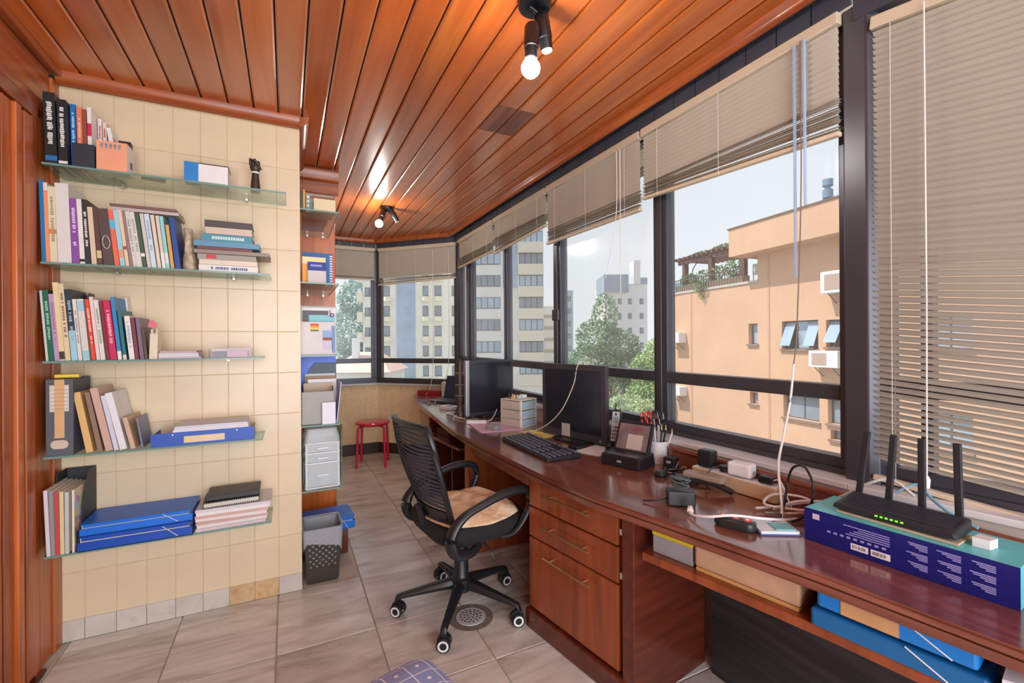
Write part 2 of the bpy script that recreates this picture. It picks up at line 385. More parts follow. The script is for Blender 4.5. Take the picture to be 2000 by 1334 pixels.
# left wall: timber door case with folding slatted door
wl = struct(MB().box(-1.12, -1.0, -2.0, 2.757, 0, 2.6).build('wall_left', W_DOOR))
for nm, y0, y1, x1, z0, z1 in (('jamb', 2.678, 2.748, -0.917, 0.0, 2.52), ('jamb_panel', 2.545, 2.672, -0.926, 0.0, 2.30), ('door_stop', 2.505, 2.535, -0.917, 0.0, 2.29)):
    MB().box(-1.0, x1, y0, y1, z0, z1).build(nm, W_DOOR, wl, bevel=0.003)
for nm, x1, z0, z1, y1 in (('lintel_rail', -0.912, 2.275, 2.33, 2.54), ('lintel_bead', -0.918, 2.335, 2.375, 2.672), ('lintel_panel', -0.925, 2.38, 2.535, 2.672), ('ceiling_bead', -0.895, 2.54, 2.569, 2.70)):
    MB().box(-1.0, x1, -2.0, y1, z0, z1).build(nm, W_TRIM, wl, bevel=0.004)
W_DSH = wood('door_gap_shade', ((60, 26, 12), (84, 38, 18), (100, 48, 24)), 'Z', rough=0.5, coat=0.0, rnd=0.05)  # shade in the gaps between the boards is put into this dark colour
d1 = struct(MB().box(-1.0, -0.988, 0.0, 2.505, 0.02, 2.27).build('door_1', W_DSH))
yy = 2.502; k = 0
sl = [(0.074, -0.912), (0.034, None), (0.042, -0.906), (0.063, -0.920), (0.036, None)]
while yy > 0.1:
    ww, xx = sl[k % 5]
    if xx: MB().box(-0.988, xx, yy - ww + 0.001, yy - 0.001, 0.025, 2.265).build('door_board', W_DOOR, d1, bevel=0.003)
    yy -= ww; k += 1
MB().box(-1.0, -0.90, 0.0, 2.545, 0.0, 0.012).build('floor_track', W_DARK, d1)

# parapet walls under the windows
struct(MB().prism([(1.80, 0.84), (1.80, 4.96), (2.0, 5.02), (2.0, 0.84)], 0, 0.86).build('wall_right', PLASTER))
struct(MB().prism([(1.80, 0.86), (2.19, -2.0), (2.40, -2.0), (2.0, 0.86)], 0, 0.86).build('wall_right_near', PLASTER))
wb = struct(MB().prism([(1.80, 4.955), (1.0, 5.755), (-0.1, 5.755), (-0.1, 5.95), (1.08, 5.95), (2.0, 5.03)], 0, 0.835).build('wall_back', PAPER_WALL))
# vertical wallpaper ribs
nrib = 34
for q in range(nrib):
    t = (q + 0.5) / nrib; x = 1.80 - 0.80 * t; y = 4.955 + 0.80 * t
    M_ = Matrix.Translation((x, y, 0)) @ Matrix.Rotation(R(-45), 4, 'Z')
    MB().box(-0.014, 0.014, -0.004, 0.0, 0.13, 0.83, M_).build('wallpaper_strip', PAPER_WALL, wb)
SKD = mat('dark_skirting', (58, 34, 32), 0.4, 0, 0.08)
struct(MB().prism([(1.79, 4.955), (0.995, 5.745), (-0.1, 5.745), (-0.1, 5.757), (1.0, 5.757), (1.80, 4.957)], 0, 0.125).build('baseboard_back', SKD))

# windows: mullions, transoms and panes are separate pieces
def window(name, a, b, cuts, zsill, ztop, zt, depth=0.06):
    """a->b runs with the outside on the right hand"""
    a = Vector(a); b = Vector(b); L = (b - a).length; ang = math.atan2(b.y - a.y, b.x - a.x)
    root = struct(MB().box(0, L, -depth / 2, depth / 2, zsill, zsill + 0.06).build(name, FRAME, None, (a.x, a.y, 0), ang, bevel=0.004))
    MB().box(0, L, -depth / 2 - 0.012, depth / 2 - 0.02, zsill - 0.0, zsill + 0.022).build('lower_track', FRAME, root, bevel=0.002)
    MB().box(0, L, -depth / 2, depth / 2, ztop - 0.06, ztop).build('head_rail', FRAME, root)
    xs = []
    for x, wd in cuts:
        MB().box(x - wd / 2, x + wd / 2, -depth / 2, depth / 2, zsill + 0.06, ztop - 0.06).build('mullion', FRAME, root, bevel=0.004)
        MB().box(x - wd * 0.18, x + wd * 0.18, -depth / 2 - 0.012, -depth / 2, zsill + 0.06, ztop - 0.06).build('cover_strip', FRAME, root, bevel=0.003)
        xs.append((x, wd))
    for (x0, w0), (x1, w1) in zip(xs[:-1], xs[1:]):
        p, q = x0 + w0 / 2, x1 - w1 / 2
        MB().box(p, q, -depth / 2, depth / 2, zt - 0.028, zt + 0.028).build('transom', FRAME, root, bevel=0.004)
        MB().box(p, q, -0.003, 0.003, zsill + 0.06, zt - 0.028).build('pane', PANE, root)
        MB().box(p, q, -0.003, 0.003, zt + 0.028, ztop - 0.06).build('pane', PANE, root)
    return root
w1 = window('window_1', (1.79, 4.95), (1.79, 0.86), [(0.03, 0.10), (0.335, 0.16), (1.26, 0.055), (2.13, 0.10), (3.15, 0.095), (4.05, 0.07)], 0.872, 2.5, 1.16)
MB().box(2.09, 2.17, -0.05, -0.03, 1.50, 1.58).build('latch', FRAME, w1, bevel=0.004)
w2 = window('window_2', (0.985, 5.715), (1.775, 4.925), [(0.04, 0.08), (1.09, 0.07)], 0.862, 2.5, 1.13)
w3 = window('window_3', (-0.1, 5.715), (1.0, 5.715), [(0.05, 0.08), (1.06, 0.09)], 0.862, 2.5, 1.13)
# reverse-run near panel
w4 = window('window_4', (1.79, 0.86), (2.18, -2.0), [(0.0, 0.08), (0.16, 0.03), (1.6, 0.06), (2.8, 0.06)], 0.872, 2.5, 1.19)
struct(MB().prism([(1.715, 0.895), (1.715, 0.825), (1.735, 0.80), (1.86, 0.80), (1.86, 0.90)], 0.86, 2.57).build('window_post', FRAME, bevel=0.004))
struct(MB().prism([(1.735, 4.90), (1.765, 4.87), (1.84, 4.93), (1.80, 5.0)], 0.85, 2.5).build('window_post_far', FRAME))
# stone sills
struct(MB().prism([(1.655, 0.86), (1.655, 4.83), (1.70, 4.87), (1.80, 4.96), (1.83, 4.96), (1.83, 0.86)], 0.852, 0.873).build('window_sill_right', MARBLE, bevel=0.003))
struct(MB().prism([(1.655, 0.86), (2.07, -2.0), (2.22, -2.0), (1.83, 0.86)], 0.852, 0.873).build('window_sill_near', MARBLE, bevel=0.003))
struct(MB().prism([(1.765, 4.90), (0.975, 5.69), (-0.1, 5.69), (-0.1, 5.78), (1.01, 5.78), (1.82, 4.97)], 0.837, 0.861).build('window_sill_back', MARBLE, bevel=0.003))
TAN = mat('sill_wall_paint', (196, 188, 180), 0.8)
struct(MB().box(1.662, 1.80, 0.86, 4.84, 0, 0.852).build('wall_right_dado', TAN))
struct(MB().prism([(1.662, 0.86), (1.80, 0.86), (2.2, -2.0), (2.08, -2.0)], 0, 0.852).build('wall_right_dado_near', TAN))

# ------------------------------------------------------------------ venetian blinds
def slat_mesh(L, wd=0.025):
    n = 4; rows = []
    for e in (0, L):
        top = [(e, wd * (q / n - 0.5), 0.0022 * (1 - (2 * q / n - 1) ** 2)) for q in range(n + 1)]
        rows.append(top + [(p[0], p[1], p[2] - 0.0007) for p in top[::-1]])
    return MB().loft(rows).mesh('slat', smooth=False)
def blind(a, b, ztop, zopen, zb0, zb1, label, tilt=-64, pit=0.0205, nstack=16, ladders=(0.12, 0.5, 0.88), rake0=0.0):
    """a,b: plan end points, room side on the left of a->b ... headrail at ztop, loose slats down to zopen, bunch to zb0/zb1 (at a/b)"""
    a = Vector(a); b = Vector(b); L = (b - a).length; ang = math.atan2(b.y - a.y, b.x - a.x)
    t = thing('venetian_blind', label, 'blind', (a.x, a.y, ztop - 0.04), ang, 'venetian blinds over the windows')
    hr = MB().box(0, L, -0.018, 0.018, 0.0, 0.04).build('headrail', BLINDR, t, bevel=0.003, rot=(0, math.atan(rake0), 0) if rake0 else None)
    me = slat_mesh(L - 0.012)
    z = -0.018; n = 0
    zo = zopen - (ztop - 0.04); e0 = zb0 - (ztop - 0.04); e1 = zb1 - (ztop - 0.04)
    full = math.atan((e0 - e1) / L)
    while z > zo:
        f = n * pit / max(0.01, -zo)
        o = put('slat', me, BLIND, t, (0.006, random.uniform(-.0006, .0006), z), rot=(R(tilt + random.uniform(-2, 2)), (full * f * 0.35 if not rake0 else math.atan(rake0) * 1.0), 0))
        z -= pit; n += 1
    h0 = zo - e0 - 0.018; h1 = zo - e1 - 0.018
    if nstack:
        for q in range(nstack):
            f = (q + 0.5) / nstack; za = zo - h0 * f; zb = zo - h1 * f
            put('slat', me, BLIND, t, (0.006 + random.uniform(-.004, .004), random.uniform(-.004, .004), za + random.uniform(-.001, .001)), rot=(R(random.uniform(-6, 22)), math.atan((za - zb) / L) + random.uniform(-.002, .002), 0))
    MB().box(0.0, L, -0.013, 0.013, 0, 0.016).build('bottom_rail', BLINDR, t, (0, 0, e0), rot=(0, math.atan((e0 - e1) / L), 0), bevel=0.003)
    for f in ladders:
        x = f * L; zz = e0 + (e1 - e0) * f
        MB().tube([(x, 0.0135, 0), (x, 0.0135, zz)], 0.0009, 5).tube([(x, -0.0135, 0), (x, -0.0135, zz)], 0.0009, 5).build('ladder_cord', CORD, t)
    return t
blind((1.71, 4.765), (1.71, 3.85), 2.475, 2.27, 2.162, 2.18, 'narrow raised beige venetian blind at the window bend, far left of the long side')
blind((1.71, 3.815), (1.71, 2.885), 2.475, 2.29, 2.15, 2.195, 'raised beige venetian blind behind the far black monitor, second along the long side')
blind((1.71, 2.865), (1.71, 1.885), 2.475, 2.16, 2.054, 2.047, 'raised beige venetian blind above the near monitor with two loose pull cords')
blind((1.71, 1.868), (1.71, 0.90), 2.475, 2.185, 2.10, 2.05, 'widest raised beige venetian blind in front of the orange building')
blind((0.99, 5.61), (1.715, 4.885), 2.475, 2.12, 2.03, 2.07, 'raised beige venetian blind on the slanted far window', nstack=10)
blind((0.10, 5.61), (0.945, 5.61), 2.475, 2.13, 2.085, 2.09, 'raised beige venetian blind on the far end window beside the timber pier', nstack=8)
bl = blind((1.725, 0.815), (1.845, -0.073), 2.40, 0.95, 0.893, 0.80, 'fully lowered beige venetian blind behind the router', tilt=-43, nstack=0, ladders=(0.06, 0.55, 0.95), rake0=0.105)
MB().tube([(0.140, -0.03, 0.0), (0.142, -0.03, -0.9), (0.140, -0.03, -1.42)], 0.0022, 6).lathe([(0.002, 0), (0.007, 0.004), (0.009, 0.03), (0.004, 0.04)], 10, (0.140, -0.03, -1.46)).build('pull_cord', CORD, bl)
# ------------------------------------------------------------------ long curved desk
DZ = 0.76
FRONT = [(1.36, 5.27), (1.235, 4.95), (1.148, 4.44), (1.075, 3.74), (1.0, 2.98), (0.985, 2.55), (0.99, 2.14), (1.003, 1.74), (1.025, 1.47), (1.065, 1.266), (1.109, 1.072), (1.178, 0.752), (1.2, 0.638), (1.242, 0.343), (1.285, 0.05), (1.31, -0.15)]
FC = [(p.x, p.y) for p in smooth_path([(x, y, 0) for x, y in FRONT], 6)]
def off_curve(pts, t):
    out_ = []
    for i, p in enumerate(pts):
        a = Vector(pts[max(0, i - 1)]); b = Vector(pts[min(len(pts) - 1, i + 1)]); d = (b - a).normalized()
        out_.append((p[0] + -d.y * t, p[1] + d.x * t))
    return out_
def desk_layer(mb, t, z0, z1):
    fr = off_curve(FC, t)
    mb.prism(fr + [(1.66, -0.15), (1.66, 4.84), (1.70, 4.93)], z0, z1)
    return mb
dk = MB()
desk_layer(dk, 0.006, DZ - 0.006, DZ); desk_layer(dk, 0.0, DZ - 0.018, DZ - 0.006); desk_layer(dk, 0.010, DZ - 0.024, DZ - 0.018)
desk_layer(dk, 0.002, DZ - 0.042, DZ - 0.024); desk_layer(dk, 0.012, DZ - 0.05, DZ - 0.042)
tag(dk.build('desk_worktop', W_DESK), 'long curved reddish wood worktop running under the windows', 'worktop')
bs = MB().box(1.622, 1.655, 0.25, 1.61, DZ, 0.835).tube([(1.632, 0.25, 0.838), (1.632, 1.61, 0.838)], 0.014, 10)
tag(bs.build('desk_upstand', W_DESK, smooth=True), 'low reddish wood rail along the back of the desk', 'upstand')

# drawer pedestal, skewed to follow the curve
ang = math.atan2(1.36 - 1.91, 1.12 - 1.03)
pd = thing('drawer_pedestal', 'wooden drawer pedestal with three brass-handled fronts under the desk', 'drawer unit', (1.03, 1.91, 0), ang)
L = 0.557
MB().box(0, L + 0.03, 0.02, 0.44, 0.06, 0.708).build('body', W_DRAW, pd)
MB().box(-0.012, L + 0.05, -0.018, 0.44, 0.0, 0.088).build('plinth', W_DARK, pd, bevel=0.006)
BRASS = mat('aged_brass', (196, 158, 110), 0.3, 0.85, 0.05)
for z0, z1, hz in ((0.575, 0.704, 0.655), (0.432, 0.568, 0.508), (0.098, 0.425, 0.372)):
    d = MB().box(0.004, L - 0.006, -0.004, 0.02, z0, z1).build('drawer_front', W_DRAW, pd, bevel=0.004)
    MB().tube([(0.13, -0.03, hz), (0.42, -0.03, hz)], 0.0045, 8).tube([(0.17, -0.004, hz), (0.17, -0.03, hz)], 0.004, 8).tube([(0.38, -0.004, hz), (0.38, -0.03, hz)], 0.004, 8).build('handle', BRASS, d, smooth=True)
for hz in (0.62, 0.455):
    MB().box(L + 0.002, L + 0.014, -0.002, 0.02, hz, hz + 0.022).build('hinge', STEEL, pd)
MB().box(L + 0.02, L + 0.075, -0.012, 0.44, 0.0, 0.709).build('end_post', W_DARK, pd, bevel=0.003)

# knee-space apron with its panel legs
ap = thing('desk_apron', 'wooden apron rail and panel leg framing the knee space beside the chair', 'desk frame', (1.02, 2.72, 0))
MB().box(0.015, 0.035, -0.79, 0.0, 0.655, 0.709).build('apron_rail', W_DRAW, ap, bevel=0.003)
MB().box(0.0, 0.56, -0.02, 0.045, 0, 0.709).build('panel_leg', W_DRAW, ap, bevel=0.003)
MB().box(0.59, 0.605, -0.79, -0.02, 0.02, 0.709).build('back_panel', W_DARK, ap)
# far open cabinet with a pulled-out tray
BLKW = mat('void_black', (34, 32, 34), 0.6, 0, 0.1)
fc_ = thing('open_cabinet', 'open dark cabinet with a tray board under the far end of the desk', 'cabinet', (1.10, 3.86, 0), R(-84))
MB().box(0.0, 0.02, 0.0, 0.40, 0.0, 0.70).box(0.72, 0.74, 0.0, 0.40, 0.0, 0.70).box(0.35, 0.37, 0.05, 0.40, 0.0, 0.55).box(0.02, 0.72, 0.385, 0.40, 0.0, 0.70).build('body', W_DARK, fc_)
MB().box(-0.06, 0.74, -0.07, 0.38, 0.56, 0.578).build('tray_board', W_DESK, fc_, bevel=0.003)
MB().box(0.03, 0.34, 0.30, 0.36, 0.05, 0.5).build('void_shade', BLKW, fc_)  # black block stands in for the shade inside the open cabinet
mr = tag(MB().box(-0.1, 0.1, -0.12, 0.12, 0, 0.055).build('document_case', mat('maroon_case', (96, 22, 38), 0.5), None, (1.24, 3.62, 0.579), R(6), bevel=0.006), 'flat maroon case lying on the tray under the far desk end', 'case')

# right-hand open bay: shelf board, back panel
sh = thing('desk_shelf_bay', 'open shelf bay below the worktop on the right with dark back panel', 'shelf', (1.2, 0.6, 0))
sb = [(x, y) for x, y in FC if -0.15 <= y <= 1.262]
fr = off_curve(sb, 0.055)
MB().prism([(x - 1.2, y - 0.6) for x, y in fr] + [(0.42, -0.75), (0.42, 0.66)], 0.572, 0.60).build('shelf_board', W_DRAW, sh, bevel=0.003)
BACKP = wood('black_oak_panel', ((24, 24, 28), (42, 42, 46), (62, 60, 62)), 'Y', rough=0.5, coat=0.0, rnd=0.02)
MB().box(0.34, 0.36, -0.75, 0.70, 0.0, 0.572).build('back_panel', BACKP, sh)
MB().box(0.05, 0.42, -0.78, -0.75, 0.0, 0.709).build('end_panel', W_DARK, sh)

# ------------------------------------------------------------------ glass wall shelves
GLS = glass('shelf_glass', (238, 247, 243), 0.08)
GEDGE = mat('glass_edge', (120, 156, 146), 0.15, 0, 0.03, alpha=0.85)
BRK = mat('chrome_bracket', (190, 186, 180), 0.25, 0.9, 0.02)
SHZ = [(2.10, -0.90, -0.002, 'top'), (1.69, -0.905, -0.074, 'second'), (1.28, -0.90, -0.107, 'third'), (0.885, -0.90, -0.110, 'fourth'), (0.475, -0.90, -0.075, 'lowest')]
for z, xa, xb, nm in SHZ:
    t = thing('glass_shelf', nm + ' clear glass shelf on the cream tiled wall', 'shelf', ((xa + xb) / 2, 2.75, z - 0.008), 0, 'glass shelves on the tiled wall')
    hw = (xb - xa) / 2
    MB().box(-hw + .001, hw - .001, -0.219, -0.001, 0.0, 0.008).build('glass_sheet', GLS, t)
    MB().box(-hw, hw, -0.222, -0.219, 0.0, 0.0085).box(hw - .001, hw + .001, -0.219, 0, 0, 0.0085).build('polished_edge', GEDGE, t)
    for x in (-hw * 0.52, hw * 0.6):
        MB().cyl((x, -0.01, -0.006), (x, -0.06, -0.006), 0.006, n=10).cyl((x, -0.045, -0.006), (x, -0.045, 0.0), 0.009, n=10).build('bracket_pin', BRK, t)
NSZ = [(2.10, 'top'), (1.69, 'second'), (1.28, 'third'), (0.885, 'fourth'), (0.52, 'fifth')]
for z, nm in NSZ:
    t = thing('glass_shelf', nm + ' glass shelf in the recess beside the timber pier', 'shelf', (0.168, 3.13, z - 0.008), 0, 'glass shelves in the recess')
    MB().box(-0.10, 0.10, -0.34, 0.34, 0, 0.008).build('glass_sheet', GLS, t)
    MB().box(-0.10, 0.102, -0.343, -0.34, 0, 0.0085).box(0.10, 0.103, -0.34, 0.34, 0, 0.0085).build('polished_edge', GEDGE, t)
    for x in (-0.04, 0.06):
        MB().cyl((x, 0.345, -0.006), (x, 0.30, -0.006), 0.006, n=10).build('bracket_pin', BRK, t)
# ------------------------------------------------------------------ office chair
BLKP = mat('black_plastic', (32, 33, 37), 0.38, 0, 0.05)
BLKF = mat('black_fabric', (24, 24, 27), 0.85, 0, 0.12, 120)
MESHM = mat('grey_back_mesh', (58, 62, 74), 0.7, 0, 0.1, 90)
WHT = mat('white_plastic', (228, 228, 230), 0.35, 0, 0.02)
RUB = mat('rubber', (26, 26, 26), 0.8, 0, 0.05)
ch = thing('office_chair', 'black mesh-back office chair on castors at the desk', 'chair', (0.785, 2.185, 0), R(7))
for k in range(5):
    a = R(157 + 72 * k); ca, sa = math.cos(a), math.sin(a)
    P_ = lambda r, z, off=0: (r * ca - off * sa, r * sa + off * ca, z)
    leg = MB(); rings = []
    for r, z, wd, h in ((0.03, 0.135, 0.030, 0.034), (0.10, 0.128, 0.027, 0.030), (0.20, 0.112, 0.022, 0.023), (0.285, 0.098, 0.018, 0.018), (0.318, 0.090, 0.016, 0.015), (0.328, 0.074, 0.014, 0.010)):
        rings.append([P_(r, z + h * 0.7, -wd * 0.6), P_(r, z + h * 0.7, wd * 0.6), P_(r, z, wd), P_(r, z - h * 0.6, wd * 0.8), P_(r, z - h * 0.6, -wd * 0.8), P_(r, z, -wd)])
    leg.loft(rings).build('base_leg', BLKP, ch, smooth=True, bevel=0.003)
    cs = MB().cyl((0.318 * ca, 0.318 * sa, 0.085), (0.318 * ca, 0.318 * sa, 0.04), 0.009, n=8)
    b2 = R(40 + 15 * k)
    cx, cy = 0.312 * ca, 0.312 * sa; dx, dy = math.cos(b2), math.sin(b2)
    cs.lathe([(0.001, -0.012), (0.030, -0.012), (0.030, 0.012), (0.001, 0.012)], 18, M=Matrix.Translation((cx, cy, 0.044)) @ Matrix.Rotation(b2, 4, 'Z') @ Matrix.Rotation(R(90), 4, 'Y'))
    co = cs.build('castor', BLKP, ch, smooth=True)
    for s_ in (-1, 1):
        Mw = Matrix.Translation((cx + dx * 0.021 * s_, cy + dy * 0.021 * s_, 0.031)) @ Matrix.Rotation(b2, 4, 'Z') @ Matrix.Rotation(R(90), 4, 'Y')
        MB().lathe([(0.001, -0.008), (0.028, -0.008), (0.031, -0.005), (0.031, 0.005), (0.028, 0.008), (0.001, 0.008)], 20, M=Mw).build('wheel', RUB, co, smooth=True)
        MB().lathe([(0.016, -0.0095), (0.024, -0.0095), (0.024, 0.0095), (0.016, 0.0095)], 20, M=Mw).build('white_rim', WHT, co)
MB().lathe([(0.001, 0.10), (0.05, 0.10), (0.052, 0.16), (0.042, 0.165), (0.036, 0.175), (0.036, 0.30), (0.024, 0.302), (0.024, 0.40), (0.001, 0.40)], 20).build('gas_column', BLKP, ch, smooth=True)
MB().cbox((0.0, 0, 0.405), (0.24, 0.18, 0.04)).build('seat_mechanism', BLKP, ch, bevel=0.008)
MB().tube(smooth_path([(0.02, -0.08, 0.395), (0.03, -0.17, 0.39), (0.045, -0.22, 0.36), (0.06, -0.235, 0.31)], 4), 0.004, 6).build('height_lever', BLKP, ch, smooth=True)
# seat shell
rings = []
for z, e in ((0.405, -0.05), (0.415, -0.015), (0.44, 0.0), (0.475, 0.0), (0.495, -0.012), (0.502, -0.05)):
    rings.append([(x + 0.035, y, z + 0.012 * (abs(x + .0) / 0.24) ** 2) for x, y in rrect(0.49 + 2 * e, 0.49 + 2 * e, 0.12 + e * .5, 5)])
MB().loft(rings).build('seat', BLKF, ch, smooth=True)
# backrest: outline follows a reclined, slightly wrapped sheet
def bk(u, v):          # u -1..1 across, v 0..1 up
    half = 0.165 + 0.075 * math.sin(min(1, v * 1.15) * math.pi * 0.62)
    if v > 0.8: half *= 1 - 0.10 * ((v - 0.8) / 0.2) ** 2
    y = u * half; z = 0.44 + 0.545 * v
    x = -0.150 - 0.165 * v - 0.018 * math.sin(v * math.pi) + 0.045 * u * u
    return Vector((x, y, z))
N = 28
loop = [bk(-1, 0.03 + 0.94 * k / N) for k in range(N + 1)] + [bk(-1 + 2 * k / 12, 0.985 if 0 < k < 12 else 0.97) for k in range(1, 12)] + [bk(1, 0.97 - 0.94 * k / N) for k in range(N + 1)] + [bk(1 - 2 * k / 10, 0.02) for k in range(1, 10)]
MB().tube(loop, 0.014, 8, closed=True).build('back_frame', BLKP, ch, smooth=True)
lp = MB(); nu, nv = 12, 8
g = [[tuple(bk(-0.96 + 1.92 * i / nu, 0.02 + 0.24 * j / nv)) for i in range(nu + 1)] for j in range(nv + 1)]
g2 = [[(p[0] - 0.012, p[1], p[2]) for p in r] for r in g]
lp.sheet(g); lp.sheet([r[::-1] for r in g2]); lp.build('lumbar_panel', BLKP, ch, smooth=True)
for q in range(19):
    v0 = 0.275 + 0.69 * q / 19; rib = MB()
    rows = []
    for dv in (0.0, 0.022):
        rows.append([tuple(bk(-0.97 + 1.94 * i / 14, v0 + dv + 0.012 * math.sin(i / 14 * math.pi * 2 + q * 0.7))) for i in range(15)])
    rib.sheet(rows); rib.sheet([[(p[0] - 0.004, p[1], p[2]) for p in r][::-1] for r in rows])
    rib.build('mesh_strip', MESHM, ch, smooth=True)
VEIL = mat('fine_mesh_veil', (40, 42, 50), 0.9, 0, 0.05, alpha=0.55)
MB().sheet([[tuple(bk(-0.95 + 1.9 * i / 12, 0.26 + 0.71 * j / 12) + Vector((0.004, 0, 0))) for i in range(13)] for j in range(13)]).build('mesh_veil', VEIL, ch, smooth=True)
MB().tube(smooth_path([(-0.06, 0, 0.41), (-0.14, 0, 0.415), (-0.19, 0, 0.46), (-0.225, 0, 0.56)], 5), [0.03] * 16, 8, flat=0.5).build('back_bracket', BLKP, ch, smooth=True)
for s_ in (-1, 1):
    pth = smooth_path([(-0.02, 0.22, 0.41), (-0.09, 0.262, 0.40), (-0.165, 0.272, 0.425), (-0.185, 0.275, 0.50), (-0.13, 0.276, 0.572), (-0.03, 0.278, 0.612), (0.08, 0.28, 0.640), (0.17, 0.278, 0.645), (0.225, 0.275, 0.625), (0.238, 0.272, 0.575), (0.205, 0.268, 0.50), (0.15, 0.255, 0.435), (0.10, 0.225, 0.42)], 5)
    rad = []
    for i in range(len(pth)):
        f = i / (len(pth) - 1); rad.append(0.020 + 0.016 * math.exp(-((f - 0.20) / 0.1) ** 2) + 0.005 * math.exp(-((f - 0.55) / 0.2) ** 2) - 0.006 * max(0, f - 0.75) * 4)
    MB().tube([(p.x, p.y * s_, p.z) for p in pth], rad, 10, flat=0.8).build('armrest', BLKP, ch, smooth=True)
# fleecy seat cover
FUR = stone('tan_fleece', ((184, 126, 84), (224, 188, 152), (246, 232, 214)), scale=(8, 13, 8), rough=0.95, rnd=0.0, detail=5)
nu = 26; g = []
for j in range(nu + 1):
    row = []
    for i in range(nu + 1):
        u = -1 + 2 * i / nu; v = -1 + 2 * j / nu
        # squircle mapping
        uu = u * math.sqrt(1 - 0.36 * v * v); vv = v * math.sqrt(1 - 0.36 * u * u)
        e = max(abs(u), abs(v)); dome = 0.048 * (1 - e ** 4)
        row.append((0.035 + 0.235 * uu, 0.235 * vv, 0.506 + dome + 0.006 * math.sin(9 * u + 4 * v) * (1 - e ** 6) + random.uniform(-.0015, .0015)))
    g.append(row)
fb = MB().sheet(g, 0.012)
tag(fb.build('seat_cover', FUR, None, (0.785, 2.185, 0.0), R(7), smooth=True), 'fluffy tan fleece cover on the office chair seat', 'seat cover')

# ------------------------------------------------------------------ red stool
REDP = mat('red_lacquer', (206, 30, 70), 0.3, 0.0, 0.04, coat=0.4)
st = thing('stool', 'small round red metal stool against the far wall', 'stool', (0.845, 5.20, 0), R(20)); st.scale = (1.08, 1.08, 1.0)
MB().lathe([(0.001, 0.452), (0.158, 0.452), (0.17, 0.458), (0.172, 0.468), (0.165, 0.478), (0.15, 0.482), (0.001, 0.479)], 32).build('seat', REDP, st, smooth=True)
MB().tube([(0.125 * math.cos(R(a)), 0.125 * math.sin(R(a)), 0.445) for a in range(0, 360, 15)], 0.008, 6, closed=True).build('seat_ring', REDP, st, smooth=True)
for k in range(4):
    a = R(90 * k + 8); ca, sa = math.cos(a), math.sin(a)
    pts = smooth_path([(0.06 * ca, 0.06 * sa, 0.44), (0.13 * ca, 0.13 * sa, 0.44), (0.168 * ca, 0.168 * sa, 0.425), (0.178 * ca, 0.178 * sa, 0.385), (0.187 * ca, 0.187 * sa, 0.2), (0.196 * ca, 0.196 * sa, 0.0)], 4)
    MB().tube(pts, 0.0125, 10).build('leg', REDP, st, smooth=True)

# ------------------------------------------------------------------ cushioned seat at the camera's feet
def patterned():
    m = bpy.data.materials.new('blue_lattice_fabric'); m.use_nodes = True
    n = m.node_tree.nodes; l = m.node_tree.links; b = n['Principled BSDF']; b.inputs['Roughness'].default_value = 0.9
    t = n.new('ShaderNodeTexCoord'); mp = n.new('ShaderNodeMapping'); mp.inputs['Scale'].default_value = (16, 16, 16); l.new(t.outputs['Object'], mp.inputs[0])
    sp = n.new('ShaderNodeSeparateXYZ'); l.new(mp.outputs[0], sp.inputs[0])
    def mth(op, a, b_=None):
        k_ = n.new('ShaderNodeMath'); k_.operation = op
        for i_, v_ in enumerate((a, b_)):
            if v_ is None: continue
            if isinstance(v_, (int, float)): k_.inputs[i_].default_value = v_
            else: l.new(v_, k_.inputs[i_])
        return k_.outputs[0]
    fx = mth('ABSOLUTE', mth('SUBTRACT', mth('FRACT', sp.outputs[0]), 0.5)); fy = mth('ABSOLUTE', mth('SUBTRACT', mth('FRACT', sp.outputs[1]), 0.5))
    line = mth('GREATER_THAN', mth('MAXIMUM', fx, fy), 0.475)
    dot = mth('LESS_THAN', mth('ADD', mth('MULTIPLY', fx, fx), mth('MULTIPLY', fy, fy)), 0.008)
    fac = mth('MAXIMUM', line, dot)
    mx = n.new('ShaderNodeMix'); mx.data_type = 'RGBA'; l.new(fac, mx.inputs['Factor'])
    mx.inputs['A'].default_value = lin((142, 152, 198)) + (1,); mx.inputs['B'].default_value = lin((236, 238, 248)) + (1,)
    l.new(mx.outputs['Result'], b.inputs['Base Color']); return m
sq = thing('padded_stool', 'square stool with blue lattice-patterned cushion in the foreground', 'stool', (0.205, 1.035, 0), R(106))
LIN = patterned()
rings = []
for z, e, r_ in ((0.405, -0.03, 0.03), (0.412, -0.006, 0.05), (0.43, 0.0, 0.06), (0.452, -0.008, 0.055), (0.468, -0.04, 0.05), (0.476, -0.10, 0.04), (0.479, -0.17, 0.02)):
    rings.append([(x, y, z) for x, y in rrect(0.43 + 2 * e, 0.43 + 2 * e, r_, 6)])
MB().loft(rings).build('cushion', LIN, sq, smooth=True)
for sx_ in (-1, 1):
    for sy_ in (-1, 1):
        MB().tube([(sx_ * 0.15, sy_ * 0.15, 0.40), (sx_ * 0.165, sy_ * 0.165, 0.0)], [0.018, 0.013], 10).build('leg', W_DARK, sq, smooth=True)
MB().cbox((0, 0, 0.395), (0.36, 0.36, 0.022)).build('seat_board', W_DARK, sq)

# ------------------------------------------------------------------ waste bin with liner
bn = thing('waste_bin', 'dark brown perforated waste bin with a clear liner beside the tiled wall', 'waste bin', (0.175, 2.875, 0))
BINM = mat('brown_bin_plastic', (58, 50, 44), 0.5, 0, 0.06)
def bin_ring(z, e=0.0, n=5): k_ = z / 0.305; return [(x, y, z) for x, y in rrect(0.165 + 0.035 * k_ + e, 0.19 + 0.04 * k_ + e, 0.02, n)]
MB().loft([bin_ring(0.0), bin_ring(0.006)]).build('base', BINM, bn)
